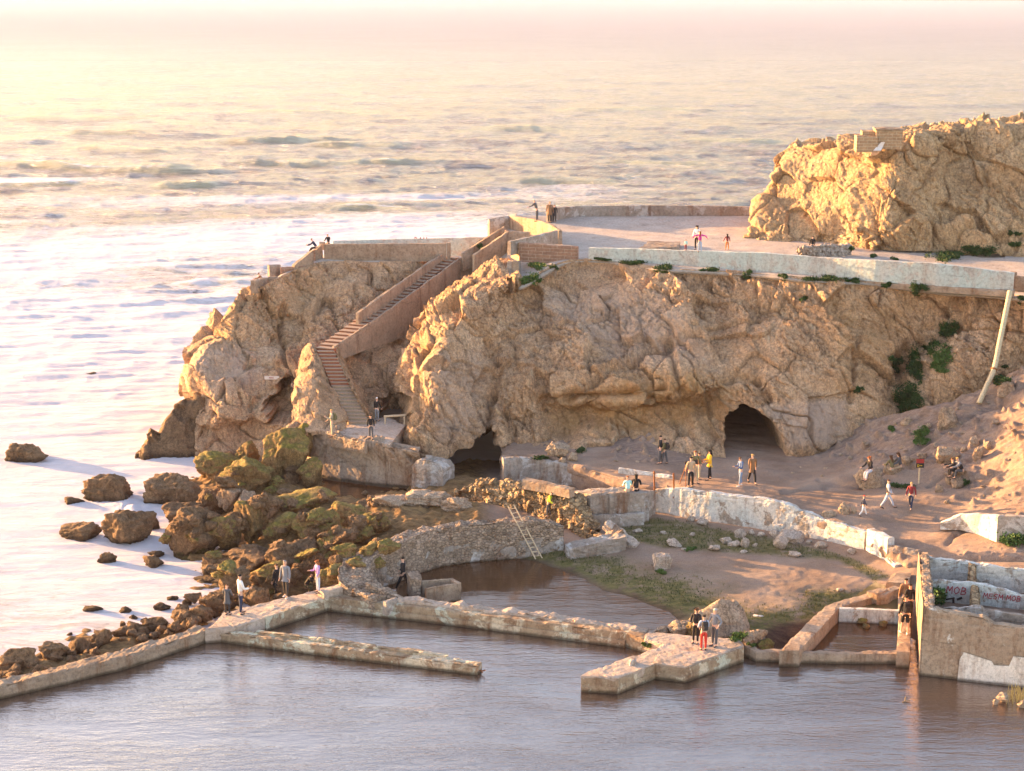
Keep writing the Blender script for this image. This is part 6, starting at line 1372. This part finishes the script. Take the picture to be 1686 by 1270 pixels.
    n0 = len(V); V += [hm+fwd*.070+hd*.015, hm+fwd*.105-hd*.012]; R_ += [.013, .012]; E_ += [(n0, n0+1)]; roots.append(n0)         # nose
    n0 = len(V); V += [hb+fwd*.045+hd*.035, hb+fwd*.075+hd*.03]; R_ += [.035, .026]; E_ += [(n0, n0+1)]; roots.append(n0)           # jaw and chin
    for s in (-1, 1): n0 = len(V); V += [hm+Vv(s*.082, -.005, .01), hm+Vv(s*.092, -.012, -.025)]; R_ += [.014, .011]; E_ += [(n0, n0+1)]; roots.append(n0)
    skinobj('body', [T(v) for v in V], E_, [tuple(x*k for x in (r_ if hasattr(r_, '__len__') else (r_, r_))) for r_ in R_], 'c_'+skin, root, roots)
    bm = bmesh.new()
    for s in (-1, 1): bmesh.ops.create_icosphere(bm, subdivisions=1, radius=.010*k, matrix=Matrix.Translation(Vector(T(hm+fwd*.082+Vv(s*.032, 0, 0)+hd*.012))))
    bmesh.ops.create_cube(bm, size=1, matrix=Matrix.Translation(Vector(T(hb+fwd*.088+hd*.052))) @ Matrix.Diagonal((.04*k, .01*k, .008*k, 1)))
    bmobj('face', bm, 'c_dark', parent=root, world=False)
    def sk(name, V, E_, R_, mat): return skinobj(name, [T(v) for v in V], E_, [tuple(x*k for x in (r_ if hasattr(r_, '__len__') else (r_, r_))) for r_ in R_], mat, root)
    # clothes
    V = [pel+Vv(0, 0, .02-coat*.3), waist, chest, sh+td*.01]; E_ = [(0, 1), (1, 2), (2, 3)]; R_ = [(.155*bulk+coat*.05, .125+coat*.03), (.14*bulk, .115), (.152*bulk, .12), (.115, .085)]
    if coat: V.append(pel+Vv(0, 0, -.12-coat*.25)); R_.append((.17*bulk, .14)); E_.append((0, 4))
    for i in (0, 1):
        hip, kn, an, toe, shd, el, wr, w_ = jo[i]; n0 = len(V); V += [shd, el, wr-w_*.01]; R_ += [.07*bulk, .056, .044]; E_ += [(3, n0), (n0, n0+1), (n0+1, n0+2)]
    sk('jacket' if coat else 'top', V, E_, R_, 'c_'+top)
    if vest:
        sk('vest', [pel+Vv(0, 0, .0), waist, chest, sh], [(0, 1), (1, 2), (2, 3)], [(.165, .135), (.152, .125), (.165, .132), (.12, .09)], 'c_'+vest)
    V = [pel+Vv(0, 0, .05), pel]; E_ = [(0, 1)]; R_ = [(.135*bulk, .11), (.135*bulk, .11)]
    for i in (0, 1):
        hip, kn, an, toe, *_r = jo[i]; n0 = len(V)
        if shorts: V += [hip, kn+(hip-kn)*.08]; R_ += [.105*bulk, .085]; E_ += [(1, n0), (n0, n0+1)]
        else: V += [hip, kn, an+(kn-an)*.06]; R_ += [.10*bulk, .072, .055]; E_ += [(1, n0), (n0, n0+1), (n0+1, n0+2)]
    sk('shorts' if shorts else 'trousers', V, E_, R_, 'c_'+legs)
    for i in (0, 1):
        an, toe = jo[i][2], jo[i][3]
        sk('shoe', [an+Vv(0, -.03, -.045), an+Vv(0, .04, -.04), toe+Vv(0, .03, 0)], [(0, 1), (1, 2)], [(.045, .04), (.05, .042), (.042, .03)], 'c_'+shoes)
    if hat:
        sk('hat', [hm+hd*.04, hm+hd*.09, ht+hd*.02], [(0, 1), (1, 2)], [.100, .09, .05], 'c_'+hat); 
        if hat in ('red', 'black'): sk('brim', [hm+fwd*.06+hd*.055, hm+fwd*.16+hd*.045], [(0, 1)], [(.07, .012), (.05, .01)], 'c_'+hat)
        sk('hair', [hm-fwd*.03-hd*.02, hm-fwd*.03+hd*.04], [(0, 1)], [.08, .09], 'c_'+hair)
    else:
        V = [hm-fwd*.02+hd*.0, hm-fwd*.012+hd*.05, ht-fwd*.01+hd*.012]; R_ = [.092, .100, .062]; E_ = [(0, 1), (1, 2)]
        if long_hair: V += [hb-fwd*.07-hd*.02, chest+Vv(0, -.10, .0)*1+td*.02]; R_ += [.085, .06]; E_ += [(0, 3), (3, 4)]
        sk('hair', V, E_, R_, 'c_'+hair)
    if pack:
        Mz = Matrix.Translation(p) @ Matrix.Rotation(yaw, 4, 'Z')
        c_ = Mz @ Vector(T(chest-td*.03+Vv(0, -.19, 0))); pb = empty('backpack', tuple(c_), 'backpack worn by the '+pack[1], 'backpack', rot=yaw)
        bm = bmesh.new(); box_bm(bm, (0, 0, 0), (.30*k, .17*k, .44*k), bev=.05*k); box_bm(bm, (0, -.10*k, -.06*k), (.22*k, .08*k, .24*k), bev=.03*k); bmobj('bag', bm, 'c_'+pack[0], parent=pb, world=False)
        bm = bmesh.new()
        for s in (-1, 1): tube_bm(bm, [(s*.10*k, .05*k, .18*k), (s*.11*k, .16*k, .22*k), (s*.11*k, .30*k, .15*k), (s*.12*k, .30*k, -.05*k), (s*.12*k, .08*k, -.16*k)], .02*k, 6)
        bmobj('strap', bm, 'c_'+pack[0], parent=pb, world=False)
    return root
A_ = pi; Lf = pi/2; Rt = -pi/2   # facing viewer, left, right
walk = dict(thigh=(.42, -.28), knee=(.12, .35), arm=(-.35, .35))
person(664, 973, 914, 'man in black striding along the end of the curved wall with white shoes', yaw=Lf-.3, top='black', legs='black', hair='hair_black', thigh=(.45, -.4), knee=(.05, .2), arm=(-.3, .3), elbow=(.9, .5), shoes='white')
person(903, 851, 812, 'man in a lime green shirt looking down from the back of the curved wall', yaw=Rt-.4, top='lime', legs='dgrey', hair='hair_black', lean=.25, headp=.5, arm=(.1, .3), elbow=(.3, .7), thigh=(.1, -.1))
person(397, 1011, 945, 'man in a white sweater and dark jeans on the left end of the broad walkway', yaw=Rt+.5, top='white', legs='navy', hair='hair_black', arm=(.2, .3), elbow=(.6, 1.2), thigh=(.06, -.08))
person(375, 1013, 962, 'man in a dark jacket standing on the rocks left of the man in white', yaw=-.3, top='dgrey', legs='dark', hair='hair_brown', coat=.4, headp=.3, arm=(.3, .3), elbow=(.9, .9), bulk=1.1)
person(457, 986, 928, 'person in a black coat standing close left of the one in the grey jacket', yaw=Lf-.6, top='black', legs='black', hair='hair_brown', coat=.3)
person(471, 984, 922, 'person in a grey jacket and dark trousers on the middle of the broad walkway', yaw=A_-.4, top='grey', legs='dark', hair='hair_blond', long_hair=True, hat='grey', coat=.1, thigh=(.1, -.15), shoes='white')
person(503, 976, 946, 'crouching figure in dark clothes at the back edge of the broad walkway', yaw=Rt, top='dark', legs='olive', hair='hair_brown', thigh=(1.9, 1.6), knee=(2.4, 2.3), lean=.6, arm=(.9, .9), elbow=(.6, .6), hgt=1.65)
person(524, 976, 922, 'woman with curly red hair in a purple top and light jeans on the walkway', yaw=Lf+.5, top='purple', legs='ljeans', hair='hair_red', long_hair=True, arm=(.2, .4), elbow=(.4, 1.3), headp=.2)
person(1145, 1059, 1001, 'woman in a black outfit facing the other two on the wide pier', yaw=A_-.4, top='black', legs='black', hair='hair_brown', long_hair=True, arm=(.1, .2), elbow=(.4, 1.2))
person(1158, 1071, 1012, 'person in red trousers with a dark backpack on the wide pier', yaw=.15, top='lblue', legs='red', hair='hair_black', arm=(.3, .3), elbow=(.9, .9), shoes='black', pack=('dark', 'person in red trousers'))
person(1176, 1064, 1001, 'grey haired man in a grey top and trousers on the wide pier', yaw=Lf+.7, top='grey', legs='dgrey', hair='hair_grey', arm=(-.3, .3), out=(.5, .2), elbow=(1.2, .5))
person(1489, 1044, 976, 'man in a black top and shorts with a backpack walking away along the basin wall', yaw=.1, top='black', legs='black', shorts=True, hair='hair_black', thigh=(.15, -.15), shoes='white', pack=('black', 'man in shorts on the basin wall'), hgt=1.8)
person(1489, 1014, 974, 'man in brown ahead of the man in shorts on the basin wall', yaw=.05, top='brown', legs='dark', hair='hair_black', hgt=1.8, bulk=1.1)
person(1505, 1025, 985, 'dark figure close to the roofless building beside the man in shorts', yaw=.2, top='black', legs='black', hair='hair_black', hgt=1.7, pos=tuple(P(1496, 1020, .72)))
person(1087, 764, 717, 'man in a black jacket pointing left on the path below the cliff', yaw=Lf-.1, top='black', legs='dgrey', hair='hair_black', out=(1.45, .1), arm=(.1, .1), elbow=(.05, .3), thigh=(.1, -.1))
person(1094, 764, 722, 'man in olive with a backpack right of the pointing man', yaw=Lf-.5, top='olive', legs='dgrey', hair='hair_brown', thigh=(.2, -.2), pack=('dark', 'man in olive beside the pointing man'))
person(1137, 803, 752, 'man in a beige top and black trousers seen from behind at the wall', yaw=.2, top='tan', legs='black', hair='hair_black', arm=(.2, .3), elbow=(.5, .8))
person(1144, 796, 742, 'person with a tripod bag in dark clothes behind the beige man', yaw=A_+.4, top='olive', legs='khaki', hair='hair_red', vest='dark', arm=(.3, .4), elbow=(.9, 1.), thigh=(.1, -.1))
person(1150, 790, 746, 'person in light beige trousers half hidden behind the group by the tunnel', yaw=Rt+.4, top='brown', legs='khaki', hair='hair_brown', arm=(.3, .6), elbow=(.9, .9))
person(1168, 790, 741, 'woman in a bright yellow jacket and black leggings by the tunnel', yaw=Lf+.2, top='yellow', legs='black', hair='hair_black', coat=.12, arm=(.3, .3), elbow=(1.2, 1.2), thigh=(.12, -.15), long_hair=True)
person(1219, 800, 752, 'woman in a blue top and jeans looking at her hands on the path', yaw=Lf+.4, top='blue', legs='jeans', hair='hair_brown', arm=(.3, .3), elbow=(1.4, 1.3), headp=.4, thigh=(.2, -.1), knee=(.1, .2), shoes='white')
person(1238, 796, 746, 'person in a long brown coat walking on the path right of the woman in blue', yaw=A_+.2, top='brown', legs='black', hair='hair_blond', coat=.35, **walk)
person(1421, 850, 815, 'small child in a red cap, navy shirt and white trousers on the path', yaw=Rt, top='navy', legs='white', hair='hair_brown', hat='red', hmin=.9, **walk)
person(1461, 836, 788, 'woman in a dark vest and pale jeans striding right along the path', yaw=Rt-.2, top='ljeans', legs='ljeans', vest='dark', hair='hair_brown', thigh=(.5, -.4), knee=(.1, .2), arm=(.3, .1), elbow=(.3, .9), shoes='dark')
person(1499, 838, 793, 'person in a maroon sweater and dark trousers walking past the warning sign', yaw=A_-.5, top='maroon', legs='navy', hair='hair_blond', **walk)
seat = dict(sit=True, thigh=(1.35, 1.25), knee=(1.2, 1.3), lean=.3, arm=(.5, .5), elbow=(.8, .8))
person(1434, 776, 751, 'woman with red hair in a dark top sitting on the flat topped boulder', yaw=Lf+.6, top='black', legs='ljeans', hair='hair_red', long_hair=True, hgt=1.65, **seat)
person(1469, 775, 753, 'person in olive sitting low beside the woman in grey on the pale boulder', yaw=.4, top='olive', legs='khaki', hair='hair_brown', hgt=1.6, long_hair=True, **seat)
person(1483, 770, 746, 'woman in a grey brown top sitting sideways on the pale boulder', yaw=Lf, top='dgrey', legs='tan', hair='hair_brown', long_hair=True, hgt=1.65, **seat)
person(1574, 778, 755, 'person in black sitting with knees up at the left of the seated pair', yaw=Lf, top='black', legs='black', hair='hair_brown', hgt=1.6, sit=True, thigh=(1.9, 1.7), knee=(2.0, 1.9), lean=.4, arm=(1., 1.), elbow=(.5, .5))
person(1584, 777, 753, 'blond person in a dark vest with pale sleeves at the right of the seated pair', yaw=Lf+.2, top='grey', legs='dgrey', vest='black', hair='hair_blond', hgt=1.7, sit=True, thigh=(1.7, 1.4), knee=(1.6, 1.3), lean=.5, arm=(1., .9), elbow=(.5, .5))
person(1034, 810, 789, 'person in a pale teal jacket sitting on the grey block wall, facing away', yaw=.1, top='teal', legs='khaki', hair='hair_red', hgt=1.62, **seat)
person(1047, 809, 785, 'person in black sitting on the grey block wall beside the teal jacket', yaw=-.1, top='black', legs='black', hair='hair_black', hgt=1.72, long_hair=True, bulk=1.1, **seat)
person(547, 719, 674, 'hiker in tan trousers with an olive backpack on the landing kerb', yaw=Lf+.2, top='khaki', legs='khaki', hair='hair_blond', pack=('olive', 'hiker on the stair landing'), arm=(.5, .3), elbow=(1.6, .5))
person(611, 722, 685, 'man in black walking toward the viewer on the stair landing', yaw=A_, top='black', legs='dgrey', hair='hair_black', thigh=(.2, -.2), arm=(.1, -.1))
person(621, 694, 655, 'person in pale grey trousers and a white cap at the dark cave behind the landing', yaw=-.4, top='black', legs='grey', hair='hair_brown', hat='white', arm=(.2, .3))
person(884, 365, 340, 'man in a dark jacket leaning over the seaward parapet of the terrace', yaw=Lf-.3, top='dgrey', legs='dgrey', hair='hair_grey', lean=.35, arm=(.9, .9), elbow=(.3, .3), hgt=1.6)
person(905, 367, 333, 'taller of the two people huddled together in brown on the terrace', yaw=-.2, top='brown', legs='dark', hair='hair_blond', coat=.5, bulk=1.15)
person(913, 366, 338, 'shorter of the two people huddled together on the terrace', yaw=-.1, top='dark', legs='dark', hair='hair_brown', coat=.4, hmin=1.3, bulk=1.1)
person(1129, 413, 395, 'small child in a white top and dark trousers on the terrace', yaw=-.2, top='teal', legs='maroon', hair='hair_black', hmin=.7)
person(1147, 412, 373, 'woman in a white top behind the girl in magenta', yaw=A_-.5, top='white', legs='black', hair='hair_black', arm=(.4, .3), elbow=(.5, .6), long_hair=True, hmin=1.3)
person(1152, 416, 382, 'girl in a magenta top with her arms spread wide on the terrace', yaw=-.1, top='magenta', legs='lblue', hair='hair_red', out=(1.35, 1.35), elbow=(.2, .2), long_hair=True, hmin=1.1)
person(1197, 412, 386, 'girl in a dark top and orange trousers walking alone on the terrace', yaw=.1, top='maroon', legs='orange', hair='hair_black', long_hair=True, hmin=1., out=(.5, .3), thigh=(.25, -.2), knee=(.1, .3))
person(1337, 421, 396, 'person in black standing behind the terrace parapet by the low rubble wall', yaw=.4, top='black', legs='black', hair='hair_black', hmin=1.3, bulk=1.1)
person(517, 411, 398, 'person in dark clothes sitting hunched on the sloping parapet of the headland', yaw=Lf, top='navy', legs='dark', hair='hair_black', hgt=1.5, sit=True, thigh=(1.5, 1.3), knee=(1., 1.), lean=.6, arm=(.8, .8), elbow=(.6, .6), pos=tuple(P(521, 409, 10.6)))
person(541, 402, 390, 'blond person sitting on the corner of the headland parapet', yaw=.5, top='black', legs='dark', hair='hair_blond', hgt=1.35, pos=tuple(P(541, 402, 10.6)), **seat)
person(432, 466, 446, 'dark hunched figure sitting on the lowest tip of the headland walls', yaw=Lf, top='brown', legs='black', hair='hair_black', hgt=1.5, pos=tuple(P(433, 466, 8.45)), sit=True, thigh=(1.6, 1.5), knee=(1.5, 1.5), lean=.5, arm=(.9, .9), elbow=(.5, .5))
# tripod of the photographer by the tunnel
tr = empty('tripod', tuple(ground(1129, 800, 2)[0]), 'camera tripod standing left of the man in beige', 'tripod'); b_ = Vector(tr.location)
for k in range(3):
    a = k*2.1+.4; bm = bmesh.new(); tube_bm(bm, [b_+Vector((0, 0, 1.2)), b_+Vector((cos(a)*.4, sin(a)*.4, 0))], .022, 6); bmobj('leg', bm, 'rust', parent=tr)
bm = bmesh.new(); box_bm(bm, b_+Vector((0, 0, 1.3)), (.16, .14, .12), bev=.02); bmobj('head', bm, 'c_black', parent=tr)

bpy.context.view_layer.update(); dg = bpy.context.evaluated_depsgraph_get()
new = [(o, bpy.data.meshes.new_from_object(o.evaluated_get(dg))) for o in PEND]
for o, me in new:
    mat = o.data.materials[0]; nm = o.data.name; o.modifiers.clear(); old = o.data; o.data = me
    if not me.materials: me.materials.append(mat)
    me.polygons.foreach_set('use_smooth', np.ones(len(me.polygons), bool)); bpy.data.meshes.remove(old)
